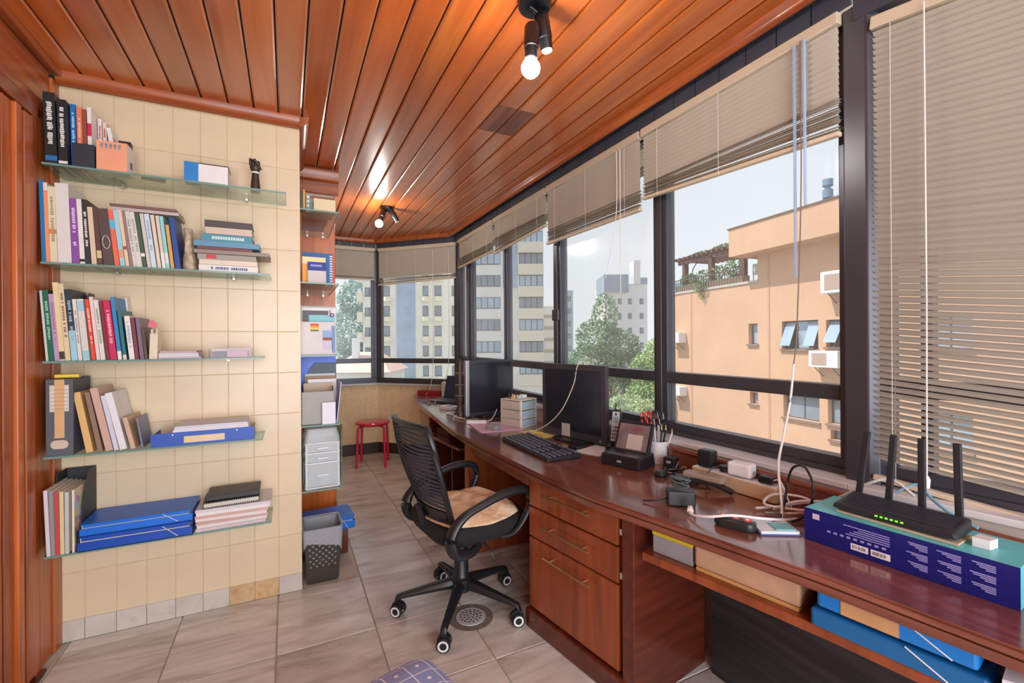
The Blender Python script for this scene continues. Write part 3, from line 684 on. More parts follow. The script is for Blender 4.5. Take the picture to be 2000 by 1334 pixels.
# walls punched with a lattice of holes
def wall_panel(side):
    mb = MB(); cols, rows_ = 9, 12
    def pt(u, z):          # u -1..1 along the wall
        k_ = z / 0.305; hx = (0.165 + 0.035 * k_) / 2; hy = (0.19 + 0.04 * k_) / 2
        if side == 0: return (u * hx, -hy, z)
        if side == 1: return (hx, u * hy, z)
        if side == 2: return (-u * hx, hy, z)
        return (-hx, -u * hy, z)
    def cell(u0, u1, z0, z1, hole):
        if not hole: mb.add([pt(u0, z0), pt(u1, z0), pt(u1, z1), pt(u0, z1)], [(0, 1, 2, 3)]); return
        uc, zc_ = (u0 + u1) / 2, (z0 + z1) / 2; du, dz = (u1 - u0) / 2, (z1 - z0) / 2
        o_ = [(1, 1), (0, 1), (-1, 1), (-1, 0), (-1, -1), (0, -1), (1, -1), (1, 0)]
        A = [pt(uc + du * a, zc_ + dz * b) for a, b in o_]; q = 0.74
        B = [pt(uc + du * q * a / math.hypot(a, b), zc_ + dz * q * b / math.hypot(a, b)) for a, b in o_]
        mb.add(A + B, [(i, (i + 1) % 8, 8 + (i + 1) % 8, 8 + i) for i in range(8)])
    zs = [0.004 + 0.30 * j / 18 for j in range(19)]
    us = [-1 + 2 * i / 11 for i in range(12)]
    for j in range(18):
        for i in range(11):
            cell(us[i], us[i + 1], zs[j], zs[j + 1], 5 <= j <= 16 and 1 <= i <= 9 and (i + j) % 2 == 0)
    return mb
for s_ in range(4): wall_panel(s_).build('perforated_side', BINM, bn)
MB().tube([(x, y, z) for x, y, z in bin_ring(0.303)], 0.005, 6, closed=True).build('rim', BINM, bn, smooth=True)
LINER = mat('thin_plastic_liner', (214, 220, 228), 0.3, 0, 0.03, alpha=0.5)
rg = []
for z, e in ((0.20, 0.012), (0.25, 0.013), (0.309, 0.011), (0.309, -0.008), (0.24, -0.012), (0.02, -0.014)):
    base = bin_ring(z, e, 8)
    if z == 0.20: base = [(x + random.uniform(-.002, .002), y, z + 0.055 * math.sin(11 * math.atan2(y, x)) * 0.4 + 0.02 * math.sin(3 * math.atan2(y, x) + 1)) for x, y, z in base]
    rg.append(base)
MB().loft(rg, cap=False).build('liner', LINER, bn, smooth=True)

# ------------------------------------------------------------------ ceiling spotlights
BULB = mat('lit_bulb', (255, 250, 240), 0.3, 0, 0, emit=1.0)
BULB.node_tree.nodes['Principled BSDF'].inputs['Emission Strength'].default_value = 300
LBLK = mat('lamp_black_enamel', (24, 25, 30), 0.35, 0.2, 0.04)
def spot(loc, label, bulb, head2, s=1.0, rz=0):
    t = thing('ceiling_spotlight', label, 'spotlight', loc, rz, 'ceiling spotlights')
    MB().lathe([(0.001, -0.03), (0.055, -0.03), (0.06, -0.02), (0.06, 0.0), (0.001, 0.0)], 24).build('ceiling_plate', LBLK, t, smooth=True)
    for q, (tip, lit) in enumerate(((bulb, True), (head2, False))):
        tip = Vector(tip); r0 = Vector((0.02 * (1 - 2 * q), 0, -0.03)); d = (tip - Vector((tip.x * .5, tip.y * .5, -0.06))).normalized()
        end = tip - d * 0.035; st_ = end - d * 0.125
        MB().tube(smooth_path([tuple(r0), (r0 + st_ ) * 0.5 + Vector((0.01, 0, -0.008)), tuple(st_ + d * 0.03)], 4), 0.006, 8).build('swivel_arm', LBLK, t, smooth=True)
        hd = MB().tube([tuple(st_), tuple(st_ + d * 0.01), tuple(st_ + d * 0.085), tuple(st_ + d * 0.087), tuple(end)], [0.022, 0.027, 0.027, 0.024, 0.022], 18)
        h = hd.build('lamp_head', LBLK, t, smooth=True)
        if lit:
            MB().ball(tuple(tip), 0.033, 20).build('bulb', BULB, h, smooth=True)
            MB().tube([tuple(end), tuple(end + d * 0.012)], [0.018, 0.022], 14).build('bulb_collar', WHT, h, smooth=True)
        else:
            MB().tube([tuple(end), tuple(end + d * 0.004)], [0.02, 0.018], 14).build('lens', WHT, h, smooth=True)
    return t
spot((0.80, 1.42, ZC), 'black double ceiling spotlight nearest the camera with one lit bulb', (-0.028, -0.02, -0.262), (0.058, 0.0, -0.20))
spot((0.815, 4.18, ZC), 'small black double ceiling spotlight at the far end with one lit bulb', (-0.08, -0.05, -0.17), (0.11, 0.0, -0.15))
# ------------------------------------------------------------------ books and papers on the tiled wall
PAGES = mat('book_pages', (226, 216, 198), 0.9, 0, 0.06, 60)
def cm(c, rough=0.45): return mat('cover_%d_%d_%d' % c, c, rough, 0, 0.04)
def book(x0, x1, lean, h, z, c, label, ink=None, band=None, depth=0.165, yf=2.545, name='book', cat='book', group=None, gap=0.96):
    w_ = (x1 - x0); a = math.atan(lean / h)
    t = thing(name, label, cat, ((x0 + x1) / 2, yf, z + abs(math.sin(a)) * w_ / 2 + 0.0005), group=group, rot=(0, a, 0))
    b = min(0.003, w_ * 0.18)
    MB().box(-w_ / 2, w_ / 2, 0, b, 0, h).box(-w_ / 2, -w_ / 2 + b, b, depth, 0, h).box(w_ / 2 - b, w_ / 2, b, depth, 0, h).build('cover', cm(c), t)
    MB().box(-w_ / 2 + b, w_ / 2 - b, b, depth - 0.004, 0.004, h - 0.004).build('pages', PAGES, t)
    if ink:
        mb = MB(); z_ = h * 0.28
        rnd = random.Random(label)
        while z_ < h * 0.86:
            s_ = rnd.uniform(0.005, 0.011)
            if rnd.random() > 0.14: mb.box(-w_ * rnd.uniform(.16, .26), w_ * rnd.uniform(.16, .26), -0.0004, 0.0, z_, z_ + s_ * 0.75)
            z_ += s_
        mb.build('spine_lettering', cm(ink), t)['kind'] = 'stuff'
    for q in (band or []):
        f0, f1, bc = q
        MB().box(-w_ / 2, w_ / 2, -0.0003, 0.0, h * f0, h * f1).build('spine_band', cm(bc), t)
    return t
def flat(x0, x1, z0, z1, c, label, depth=0.17, yf=2.54, ink=None, rz=0.0, name='book', cat='book', edge=None, group=None, dz=0.0):
    """a book or magazine lying down, its long edge to the front"""
    h = (z1 - z0) * 0.94; w_ = x1 - x0
    t = thing(name, label, cat, ((x0 + x1) / 2, yf + depth / 2, z0 + 0.0006), rz, group)
    b = min(0.0028, h * 0.16)
    MB().box(-w_ / 2, w_ / 2, -depth / 2, depth / 2, 0, b).box(-w_ / 2, w_ / 2, -depth / 2, depth / 2, h - b, h).box(-w_ / 2, w_ / 2, -depth / 2, -depth / 2 + b, b, h - b).build('cover', cm(c), t)
    MB().box(-w_ / 2 + .003, w_ / 2 - .003, -depth / 2 + b, depth / 2 - .003, b, h - b).build('pages', PAGES if edge is None else cm(edge), t)
    if ink:
        mb = MB(); x = -w_ * 0.3
        rnd = random.Random(label)
        while x < w_ * 0.32:
            s_ = rnd.uniform(0.006, 0.012)
            if rnd.random() > 0.15: mb.box(x, x + s_ * .75, -depth / 2 - 0.0004, -depth / 2, h * 0.3, h * 0.72)
            x += s_
        mb.build('spine_lettering', cm(ink), t)['kind'] = 'stuff'
    return t
def settle(rows):
    """stand a row of books side by side: neighbours lean alike and none cuts into the next"""
    an = [b[2] / b[3] for b in rows]; n = len(rows); out_ = []
    for i in range(n):
        k = [an[j] for j in range(max(0, i - 3), min(n, i + 4))]; out_.append(sum(k) / len(k))
    res = []; edge = -9; pa_ = None; ph_ = 0
    for b, a in zip(rows, out_):
        x0 = b[0]; w_ = (b[1] - b[0]) * 0.93
        if pa_ is not None: x0 = max(x0, edge + max(0, pa_ - a) * min(ph_, b[3]) + 0.0004)
        else: x0 = x0 + max(0, -0.915 - (x0 + a * b[3]))
        res.append((x0, x0 + w_, a * b[3]) + tuple(b[3:])); edge = x0 + w_; pa_ = a; ph_ = b[3]
    return res
G1, G2, G3 = 'books standing on the top glass shelf', 'books standing on the second glass shelf', 'books standing on the third glass shelf'
K = (30, 28, 30); WH = (228, 224, 220); CR = (226, 210, 180)
S1 = [(-0.893, -0.853, -0.019, 0.298, K, 'thick tall black book at the left end of the top shelf', WH, [(0.05, 0.12, (40, 110, 170))]),
      (-0.852, -0.821, -0.010, 0.277, K, 'black book with white lettering, second on the top shelf', WH, [(0.03, 0.07, WH)]),
      (-0.821, -0.803, -0.004, 0.278, (32, 112, 176), 'bright blue book beside the black ones on the top shelf', (180, 210, 235), None),
      (-0.801, -0.782, -0.001, 0.269, (228, 124, 100), 'coral striped book on the top shelf', (240, 190, 170), None),
      (-0.782, -0.768, 0.0, 0.264, (150, 78, 52), 'thin brown book on the top shelf', None, None),
      (-0.767, -0.752, 0.0, 0.276, (232, 226, 224), 'thin white book with a pink stripe on the top shelf', None, [(0.55, 0.75, (206, 40, 90))]),
      (-0.749, -0.735, -0.006, 0.258, (226, 214, 206), 'thin pale book with red print leaning on the top shelf', (190, 60, 60), None),
      (-0.732, -0.718, -0.012, 0.245, (220, 200, 186), 'slim beige booklet behind the orange box on the top shelf', (160, 60, 60), None)]
for i, b in enumerate(settle(S1)): book(*b[:4], 2.10, b[4], b[5], b[6], b[7], 0.165 if i < 2 else (0.15 if i < 6 else 0.10), 2.545 if i < 2 else (2.578 if i < 6 else 2.64), group=G1)
# leaning white book with red cover print
t = book(-0.690, -0.675, -0.034, 0.225, 2.10, (232, 228, 226), 'white book with a red cover badge leaning at the end of the top row', None, None, 0.10, 2.64, group=G1)
MB().box(0.0075, 0.0080, 0.01, 0.09, 0.13, 0.185).build('cover_badge', cm((214, 84, 80)), t)
S2 = [(-0.912, -0.898, -0.005, 0.340, (40, 116, 172), 'tall thin blue book at the left end of the second shelf', None, None),
      (-0.897, -0.884, -0.009, 0.331, (236, 214, 204), 'thin white and orange book on the second shelf', None, [(0.0, 0.9, (236, 150, 112))]),
      (-0.883, -0.859, -0.010, 0.317, (226, 214, 180), 'cream paperback with a small orange label on the second shelf', (170, 150, 110), [(0.38, 0.44, (226, 120, 70))]),
      (-0.858, -0.812, -0.010, 0.335, (222, 216, 212), 'thick tall white binder on the second shelf', None, None),
      (-0.811, -0.786, -0.008, 0.276, (138, 78, 160), 'purple book with white lettering on the second shelf', (226, 200, 232), None),
      (-0.786, -0.769, -0.010, 0.276, (230, 224, 216), 'white book next to the purple one on the second shelf', None, [(0.04, 0.08, K)]),
      (-0.768, -0.750, -0.015, 0.277, (46, 42, 46), 'black book with white print right of the purple one', WH, None),
      (-0.750, -0.732, -0.015, 0.247, (222, 196, 170), 'beige book left of the two brown ones on the second shelf', None, None),
      (-0.732, -0.715, -0.014, 0.249, (92, 60, 54), 'narrow brown book on the second shelf', None, [(0.12, 0.25, (214, 190, 150))]),
      (-0.714, -0.677, -0.019, 0.245, (86, 66, 62), 'thick dark brown book with a white ring emblem on the spine', None, None),
      (-0.676, -0.658, -0.025, 0.245, (230, 108, 78), 'orange-red book with a blue patch on the second shelf', None, [(0.66, 0.82, (90, 180, 220))]),
      (-0.653, -0.635, -0.030, 0.245, (166, 204, 216), 'light blue book right of the orange-red one on the second shelf', None, [(0.15, 0.3, (220, 160, 130))]),
      (-0.634, -0.621, -0.029, 0.247, (228, 202, 172), 'narrow cream book between light blue and taupe spines', None, [(0.3, 0.36, (150, 90, 80))]),
      (-0.621, -0.609, -0.029, 0.246, (150, 118, 110), 'narrow taupe book on the second shelf', None, None),
      (-0.609, -0.594, -0.030, 0.245, (208, 206, 202), 'light grey book right of the taupe one on the second shelf', (150, 150, 150), None),
      (-0.594, -0.576, -0.029, 0.244, (216, 212, 204), 'off-white book left of the dark green one on the second shelf', (170, 160, 150), None),
      (-0.574, -0.559, -0.031, 0.242, (66, 84, 66), 'dark green book with a white mark on the second shelf', None, [(0.2, 0.26, WH)]),
      (-0.557, -0.543, -0.029, 0.241, (204, 200, 190), 'pale grey book right of the dark green one', None, None),
      (-0.542, -0.523, -0.028, 0.241, (204, 218, 232), 'pale blue-white book on the second shelf', (150, 170, 190), None),
      (-0.520, -0.506, -0.026, 0.239, (222, 206, 184), 'slim cream book right of the pale blue-white one', None, None),
      (-0.503, -0.490, -0.027, 0.238, (214, 204, 190), 'cream book with a white foot band left of the turquoise one', None, [(0.0, 0.3, (230, 228, 224))]),
      (-0.489, -0.475, -0.026, 0.237, (150, 206, 206), 'pale turquoise book on the second shelf', None, [(0.1, 0.3, (220, 222, 220))]),
      (-0.472, -0.458, -0.021, 0.200, (206, 160, 96), 'short tan book left of the navy one on the second shelf', None, None),
      (-0.455, -0.434, -0.020, 0.235, (28, 64, 140), 'navy blue book ending the row on the second shelf', None, None)]
for b in settle(S2):
    t = book(*b[:4], 1.69, b[4], b[5], b[6], b[7], group=G2)
    if 'ring emblem' in b[5]:
        MB().tube([(0.0 + 0.012 * math.cos(R(a)), -0.0006, 0.10 + 0.028 * math.sin(R(a))) for a in range(0, 360, 20)], 0.0012, 5, closed=True).build('ring_emblem', cm(WH), t)
flat(-0.695, -0.445, 1.938, 1.953, (196, 176, 172), 'thin magazine lying on top of the second shelf book row, lower of two', 0.16, 2.56, rz=0.01, name='magazine', cat='magazine', group='magazines lying on the standing books')
flat(-0.690, -0.452, 1.953, 1.966, (120, 92, 86), 'thin brown magazine lying on top of the second shelf book row, uppermost', 0.16, 2.555, rz=-0.02, name='magazine', cat='magazine', group='magazines lying on the standing books')
# clear bag of brown odds and ends
BAG = mat('crumpled_clear_bag', (206, 186, 160), 0.25, 0, 0.35, 45, alpha=0.75)
mb = MB(); rg = []
for j in range(9):
    f = j / 8; wd = 0.055 * (1 - 0.45 * f) ; rr = [( -0.405 - 0.012 * f + wd * .55 * math.cos(R(a)) * random.uniform(.8, 1.15), 2.61 + 0.06 * (1 - .4 * f) * math.sin(R(a)) * random.uniform(.8, 1.1), 1.6905 + 0.2 * f) for a in range(0, 360, 30)]
    rg.append(rr)
tag(mb.loft(rg).build('plastic_bag', BAG, smooth=True), 'crumpled clear bag of brown odds and ends beside the navy book', 'bag')
ST = [(-0.367, -0.125, 1.6905, 1.722, (228, 222, 216), 'thick white book with blue spine print, lowest of the right-hand stack', (60, 90, 150), None),
      (-0.365, -0.127, 1.722, 1.747, (222, 206, 190), 'cream book second from bottom of the right-hand stack', None, None),
      (-0.372, -0.132, 1.747, 1.774, (160, 152, 142), 'grey book with a red tab in the right-hand stack', None, None),
      (-0.384, -0.075, 1.774, 1.792, (150, 132, 124), 'wide grey-brown magazine jutting out of the right-hand stack', None, None),
      (-0.375, -0.151, 1.792, 1.806, (110, 52, 50), 'thin dark red booklet in the right-hand stack', None, None),
      (-0.384, -0.118, 1.806, 1.833, (96, 146, 178), 'steel blue magazine in the right-hand stack', None, (200, 212, 220)),
      (-0.357, -0.151, 1.833, 1.868, (70, 140, 160), 'teal book in the upper right-hand stack', (210, 220, 220), None),
      (-0.339, -0.150, 1.868, 1.902, (206, 186, 170), 'thick beige book near the top of the right-hand stack', None, None),
      (-0.345, -0.150, 1.902, 1.934, (66, 58, 56), 'dark-covered book topping the right-hand stack', None, (222, 206, 190))]
for a in ST:
    t = flat(*a[:4], a[4], a[5], 0.175, 2.545 + random.uniform(-.004, .012), a[6], random.uniform(-.03, .03), edge=a[7], group='books stacked flat on the second glass shelf')
    if 'red tab' in a[5]: MB().box(-0.085, -0.045, -0.0885, -0.0875, 0.004, 0.022).build('red_tab', cm((196, 60, 54)), t)
S3 = [(-0.906, -0.898, -0.018, 0.293, (206, 210, 208), 'thin pale grey booklet at the left end of the third shelf', None, None),
      (-0.897, -0.877, -0.020, 0.295, (22, 98, 70), 'dark green book at the left of the third shelf', (150, 200, 180), None),
      (-0.873, -0.857, -0.020, 0.280, (190, 150, 186), 'lilac book on the third shelf', (150, 110, 150), None),
      (-0.856, -0.838, -0.022, 0.329, (230, 208, 160), 'tallest cream book on the third shelf', None, [(0.02, 0.12, (60, 50, 46))]),
      (-0.836, -0.818, -0.024, 0.324, (224, 204, 166), 'tall cream book left of the black and blue one', (130, 110, 90), None),
      (-0.815, -0.793, -0.023, 0.302, (36, 46, 58), 'black book with a light blue foot on the third shelf', (150, 180, 200), [(0.0, 0.42, (160, 206, 222))]),
      (-0.793, -0.780, -0.019, 0.261, (226, 220, 210), 'narrow white book right of the black and blue one', (150, 150, 150), None),
      (-0.778, -0.755, -0.020, 0.262, (216, 212, 204), 'white book with light blue label blocks on the third shelf', None, [(0.8, 0.97, (160, 200, 220)), (0.02, 0.16, (150, 206, 216))]),
      (-0.750, -0.736, -0.024, 0.262, (220, 74, 52), 'orange-red book on the third shelf', (250, 200, 190), None),
      (-0.734, -0.721, -0.025, 0.273, (232, 206, 206), 'thin pinkish white book right of the orange-red one', None, None),
      (-0.720, -0.704, -0.024, 0.260, (222, 218, 210), 'white book left of the dark red one on the third shelf', (140, 140, 140), None),
      (-0.699, -0.689, -0.027, 0.257, (140, 20, 44), 'narrow dark red book on the third shelf', None, None),
      (-0.688, -0.664, -0.027, 0.260, (196, 20, 84), 'bright magenta book on the third shelf', (240, 170, 190), None),
      (-0.662, -0.647, -0.026, 0.275, (52, 128, 184), 'blue book with white foot on the third shelf', None, [(0.0, 0.14, WH)]),
      (-0.644, -0.631, -0.020, 0.219, (34, 110, 120), 'short teal book on the third shelf', None, [(0.0, 0.1, (222, 212, 190))]),
      (-0.623, -0.603, -0.018, 0.193, (230, 224, 218), 'short white paperback between teal and maroon spines', (150, 170, 190), None),
      (-0.601, -0.588, -0.018, 0.186, (118, 40, 58), 'small maroon book on the third shelf', None, None),
      (-0.585, -0.570, -0.017, 0.186, (120, 98, 118), 'small mauve book on the third shelf', None, None),
      (-0.569, -0.557, -0.014, 0.142, (78, 56, 44), 'little dark brown book near the end of the third shelf row', None, None)]
for b in settle(S3): book(*b[:4], 1.28, b[4], b[5], b[6], b[7], group=G3)
book(-0.788, -0.778, -0.02, 0.300, 1.2805, (92, 66, 52), 'brown book standing behind the third shelf row', None, None, 0.05, 2.695, group=G3)
book(-0.652, -0.644, -0.024, 0.285, 1.2805, (226, 216, 212), 'white picture book standing behind the blue one on the third shelf', None, None, 0.05, 2.695, group=G3)
nb = thing('card_holder', 'small cream card pad with frilled top at the end of the third shelf row', 'card pad', (-0.54, 2.545, 1.2805), rot=(0, R(2), 0))
MB().box(-0.015, 0.015, 0, 0.07, 0, 0.115).build('pad', cm((222, 208, 182)), nb, bevel=0.002)
for k in range(6): MB().box(-0.012 + k * .004, -0.009 + k * .004, 0.004, 0.066, 0.115, 0.125 + 0.012 * math.sin(k * 1.3 + 1)).build('card', cm((232, 222, 204)), nb)
rb2 = thing('paper_flag', 'crumpled pink paper flag on a stick behind the card pad', 'paper flag', (0, 0, 0))
MB().box(-0.568, -0.535, 2.5985, 2.6, 1.425, 1.448).box(-0.56, -0.545, 2.5965, 2.598, 1.445, 1.458).build('flag', cm((226, 110, 122)), rb2); MB().cyl((-0.552, 2.602, 1.2805), (-0.552, 2.602, 1.44), 0.0018, n=6).build('stick', cm((206, 180, 140)), rb2)
lt = [(-0.525, -0.365, 0.0, (196, 188, 204)), (-0.520, -0.368, 0.009, (222, 216, 214)), (-0.522, -0.372, 0.018, (206, 200, 214)), (-0.515, -0.375, 0.027, (188, 170, 158))]
for k, (a, b, z, c) in enumerate(lt):
    flat(a, b, 1.2805 + z, 1.2895 + z, c, ['lowest lilac envelope bundle of the letter pile', 'white envelope bundle second in the letter pile', 'pale violet envelope bundle third in the letter pile', 'tan envelope bundle topping the letter pile'][k] + ' on the third shelf', 0.13, 2.56, rz=random.uniform(-.06, .06), name='envelope_bundle', cat='envelopes', edge=c, group='letter pile on the third shelf')
pb = thing('plastic_case', 'flat clear plastic case with pink and plum contents at the right of the third shelf', 'case', (-0.245, 2.62, 1.2805))
MB().box(-0.088, 0.088, -0.055, 0.055, 0.0, 0.045).build('clear_box', glass('clear_case', (236, 232, 240), 0.08, dust=0.12), pb)
MB().box(-0.075, -0.02, -0.05, 0.05, 0.002, 0.03).build('plum_contents', cm((92, 52, 78)), pb)
MB().box(-0.015, 0.07, -0.05, 0.05, 0.002, 0.034).build('pink_contents', cm((206, 158, 166)), pb)

# ---- top shelf oddments
tag(MB().box(-0.036, 0.036, -0.02, 0.02, 0, 0.10).build('small_box', mat('charcoal_box', (44, 46, 56), 0.6), None, (-0.770, 2.553, 2.101), bevel=0.003), 'small charcoal box in front of the books on the top shelf', 'box')
ob = thing('orange_box', 'orange and white product box with grey emblems on the top shelf', 'box', (-0.675, 2.562, 2.101), R(-1))
MB().box(-0.052, 0.052, -0.03, -0.029, 0, 0.125).build('orange_front', cm((240, 164, 130)), ob)
MB().box(-0.052, 0.052, -0.029, 0.07, 0, 0.125).build('white_carton', cm((234, 228, 222)), ob)
for k in range(5): MB().box(-0.038 + k * .015, -0.030 + k * .015, -0.0306, -0.03, 0.094, 0.116).box(-0.040 + k * .015, -0.028 + k * .015, -0.0306, -0.03, 0.107, 0.110).build('printed_emblem', cm((150, 146, 160)), ob)
MB().box(0.052, 0.0525, 0.01, 0.04, 0.03, 0.06).build('blue_mark', cm((70, 80, 130)), ob)
tag(MB().box(-0.022, 0.022, -0.018, 0.018, 0, 0.028).build('black_plug', BLKP, None, (-0.645, 2.60, 2.2265), bevel=0.003), 'small dark grey plug lying on the orange box', 'plug')
fp = thing('flip_phone', 'small dark phone lying flat on the top shelf', 'phone', (-0.545, 2.60, 2.101), R(12))
MB().cbox((0, 0, 0.005), (0.09, 0.05, 0.010)).build('body', BLKP, fp, bevel=0.003); MB().cbox((0, 0, 0.0105), (0.07, 0.04, 0.001)).build('screen', mat('screen_glass', (22, 24, 30), 0.1, 0, 0), fp)
tag(MB().box(-0.027, 0.027, -0.02, 0.05, 0, 0.09).build('blue_carton', cm((30, 122, 196)), None, (-0.394, 2.56, 2.101), R(4), bevel=0.002), 'small bright blue carton on the top shelf', 'box')
wc = thing('white_carton', 'small white carton with dark lid edge on the top shelf', 'box', (-0.306, 2.56, 2.101))
MB().box(-0.06, 0.06, -0.02, 0.09, 0, 0.086).build('carton', cm((232, 226, 226)), wc, bevel=0.002)
MB().box(-0.061, 0.061, -0.021, 0.091, 0.086, 0.090).box(0.059, 0.0612, -0.0212, -0.019, 0, .088).build('lid_edge', cm((70, 60, 66)), wc)
fg = thing('fist_carving', 'dark wooden carved fist standing on the top shelf', 'carving', (-0.137, 2.60, 2.101))
DKW = mat('dark_carved_wood', (62, 46, 40), 0.45, 0, 0.15, 30)
MB().lathe([(0.001, 0), (0.022, 0.0), (0.021, 0.03), (0.017, 0.075), (0.015, 0.09), (0.018, 0.10), (0.001, 0.10)], 16).build('forearm', DKW, fg, smooth=True)
hd = MB().ball((0, 0, 0.125), 0.026, 14, (0.95, 0.8, 1.1))
hd.build('palm', DKW, fg, smooth=True)
for k in range(4): MB().tube(smooth_path([(-0.02 + k * .0115, 0.012, 0.145), (-0.02 + k * .0115, -0.002, 0.162 - k * .003), (-0.02 + k * .0115, -0.02, 0.148 - k * .003), (-0.02 + k * .0115, -0.018, 0.128)], 3), 0.0065, 8).build('finger', DKW, fg, smooth=True)
MB().tube([(0.022, -0.005, 0.115), (0.008, -0.024, 0.14), (-0.004, -0.026, 0.158)], [0.008, 0.008, 0.006], 8).build('thumb', DKW, fg, smooth=True)
MB().lathe([(0.0185, 0.092), (0.0195, 0.094), (0.0195, 0.099), (0.0185, 0.101)], 16).build('white_band', WHT, fg)

# ---- fourth shelf
bd = thing('lever_file', 'dark grey lever arch file with taped label on the fourth shelf', 'binder', (-0.85, 2.53, 0.8855))
GREYB = mat('grey_file_board', (88, 90, 100), 0.6)
MB().box(-0.043, 0.043, 0.0, 0.19, 0, 0.32).build('case', GREYB, bd, bevel=0.002)
MB().box(-0.030, 0.030, -0.0008, 0, 0.185, 0.295).build('paper_label', cm((216, 206, 196)), bd)
MB().box(-0.015, 0.016, -0.0014, -0.0008, 0.075, 0.318).build('label_tape', cm((216, 172, 122)), bd)
for k in range(6): MB().box(-0.028, 0.029, -0.0017, -0.0014, 0.195 + k * .016, 0.1965 + k * .016).build('ruled_line', cm((150, 130, 110)), bd)
MB().prism(rrect(0.056, 0.036, 0.0175, 6), -0.0006, 0.0).build('finger_hole', cm((206, 190, 168)), bd, (0, -0.0012, 0.048), rot=(R(90), 0, 0))
yl = thing('yellow_strap', 'flat yellow plastic strip lying on the grey lever file', 'plastic strip', (-0.845, 2.60, 1.2070), R(8))
MB().cbox((0, 0, 0.008), (0.078, 0.05, 0.016)).build('strip', mat('yellow_plastic', (232, 196, 30), 0.4), yl, bevel=0.003)
FS = [(-0.770, -0.745, -0.032, 0.262, (222, 178, 116), 'tan card folder leaning beside the grey lever file', 'folder'),
          (-0.732, -0.714, -0.043, 0.261, (140, 112, 92), 'dark tan folder leaning on the fourth shelf', 'folder'),
          (-0.706, -0.679, -0.050, 0.278, (202, 166, 150), 'thick pinkish folder leaning on the fourth shelf', 'folder'),
          (-0.677, -0.660, -0.046, 0.244, (206, 206, 222), 'thin pale violet folder leaning on the fourth shelf', 'folder'),
          (-0.658, -0.632, -0.050, 0.255, (226, 224, 228), 'white plastic folder leaning on the fourth shelf', 'folder'),
          (-0.620, -0.602, -0.042, 0.142, (206, 170, 140), 'short tan booklet leaning on the fourth shelf', 'booklet')]
for a in settle(FS):
    book(*a[:4], 0.8855, a[4], a[5], None, None, 0.19, 2.545, a[6], a[6], group='folders leaning on the fourth glass shelf')
tag(MB().box(-0.003, 0.003, 0, 0.16, 0, 0.135).build('notebook', cm((120, 124, 146)), None, (-0.582, 2.56, 0.8862), rot=(0, R(-9), 0)), 'thin grey-blue notebook standing just left of the blue box file', 'notebook')
BLUE = mat('blue_folder_plastic', (14, 74, 176), 0.4, 0, 0.05, 8)
bf = thing('blue_box_file', 'flat blue box file with cream label and papers inside on the fourth shelf', 'folder', (-0.35, 2.63, 0.8855), R(1.5))
MB().box(-0.20, 0.20, -0.095, 0.10, 0.0, 0.004).box(-0.20, 0.20, -0.095, -0.092, 0.004, 0.06).box(-0.20, -0.197, -0.092, 0.10, 0.004, 0.05).box(0.197, 0.20, -0.092, 0.10, 0.004, 0.05).build('tray', BLUE, bf)
MB().box(-0.078, 0.080, -0.0958, -0.095, 0.010, 0.040).build('cream_label', cm((222, 196, 154)), bf)
for k in range(9): MB().box(-0.145 + k * .004, 0.19 - k * .002, -0.088, 0.095, 0.005 + k * .009, 0.0135 + k * .009).build('paper_sheaf', cm((224 - (k % 3) * 10, 218 - (k % 3) * 8, 218)), bf, rz=0.01 * math.sin(k * 2))
for x in (-0.12, 0.13): MB().cyl((x, -0.0955, 0.05), (x, -0.0965, 0.05), 0.003, n=8).build('rivet', STEEL, bf)

# ---- lowest shelf
mh = thing('magazine_file', 'black open magazine file at the left of the lowest shelf', 'magazine file', (-0.805, 2.53, 0.4755), R(0))
DG = mat('dark_file_board', (44, 46, 50), 0.55)
MB().prism([(0.0, 0.0), (0.215, 0.0), (0.215, 0.315), (0.12, 0.315)], -0.0015, 0.0015).build('side_wall', DG, mh, (0.008, 0, 0), rot=(R(90), 0, R(90)))
MB().prism([(0.0, 0.0), (0.215, 0.0), (0.215, 0.315), (0.12, 0.315)], -0.0015, 0.0015).build('side_wall', DG, mh, (-0.092, 0, 0), rot=(R(90), 0, R(90)))
MB().box(-0.092, 0.008, 0.212, 0.215, 0, 0.315).build('back_wall', DG, mh); MB().box(-0.092, 0.008, 0.0, 0.215, 0, 0.002).build('bottom', DG, mh)
mc = [((216, 206, 214), 'white magazine leaning out, leftmost in the black file'), ((150, 140, 150), 'greyish magazine second from the left in the black file'), ((196, 70, 70), 'red-spined magazine in the black file'), ((222, 200, 150), 'yellowish magazine in the black file'), ((190, 196, 190), 'pale magazine next to the illustrated cover in the black file')]
def poster():
    m = bpy.data.materials.new('illustrated_cover'); m.use_nodes = True; n = m.node_tree.nodes; l = m.node_tree.links; b = n['Principled BSDF']
    t = n.new('ShaderNodeTexCoord'); v = n.new('ShaderNodeTexVoronoi'); v.inputs['Scale'].default_value = 26; l.new(t.outputs['Object'], v.inputs['Vector'])
    hs = n.new('ShaderNodeHueSaturation'); hs.inputs['Saturation'].default_value = 0.7; hs.inputs['Value'].default_value = 0.75; l.new(v.outputs['Color'], hs.inputs['Color']); l.new(hs.outputs[0], b.inputs['Base Color']); b.inputs['Roughness'].default_value = 0.3
    return m
POST = poster()
for k, (c, lb) in enumerate(mc):
    x = -0.889 + k * 0.0142
    t = thing('magazine', lb, 'magazine', (x + 0.006, 2.522, 0.4785), group='magazines in the black file', rot=(0, R(-2 + k * 0.5), 0))
    MB().box(-0.0055, 0.0055, 0, 0.2, 0, 0.272 - 0.004 * k).build('pages', PAGES, t); MB().box(-0.0062, 0.0062, -0.0008, 0.0, 0, 0.272 - 0.004 * k).build('spine', cm(c), t)
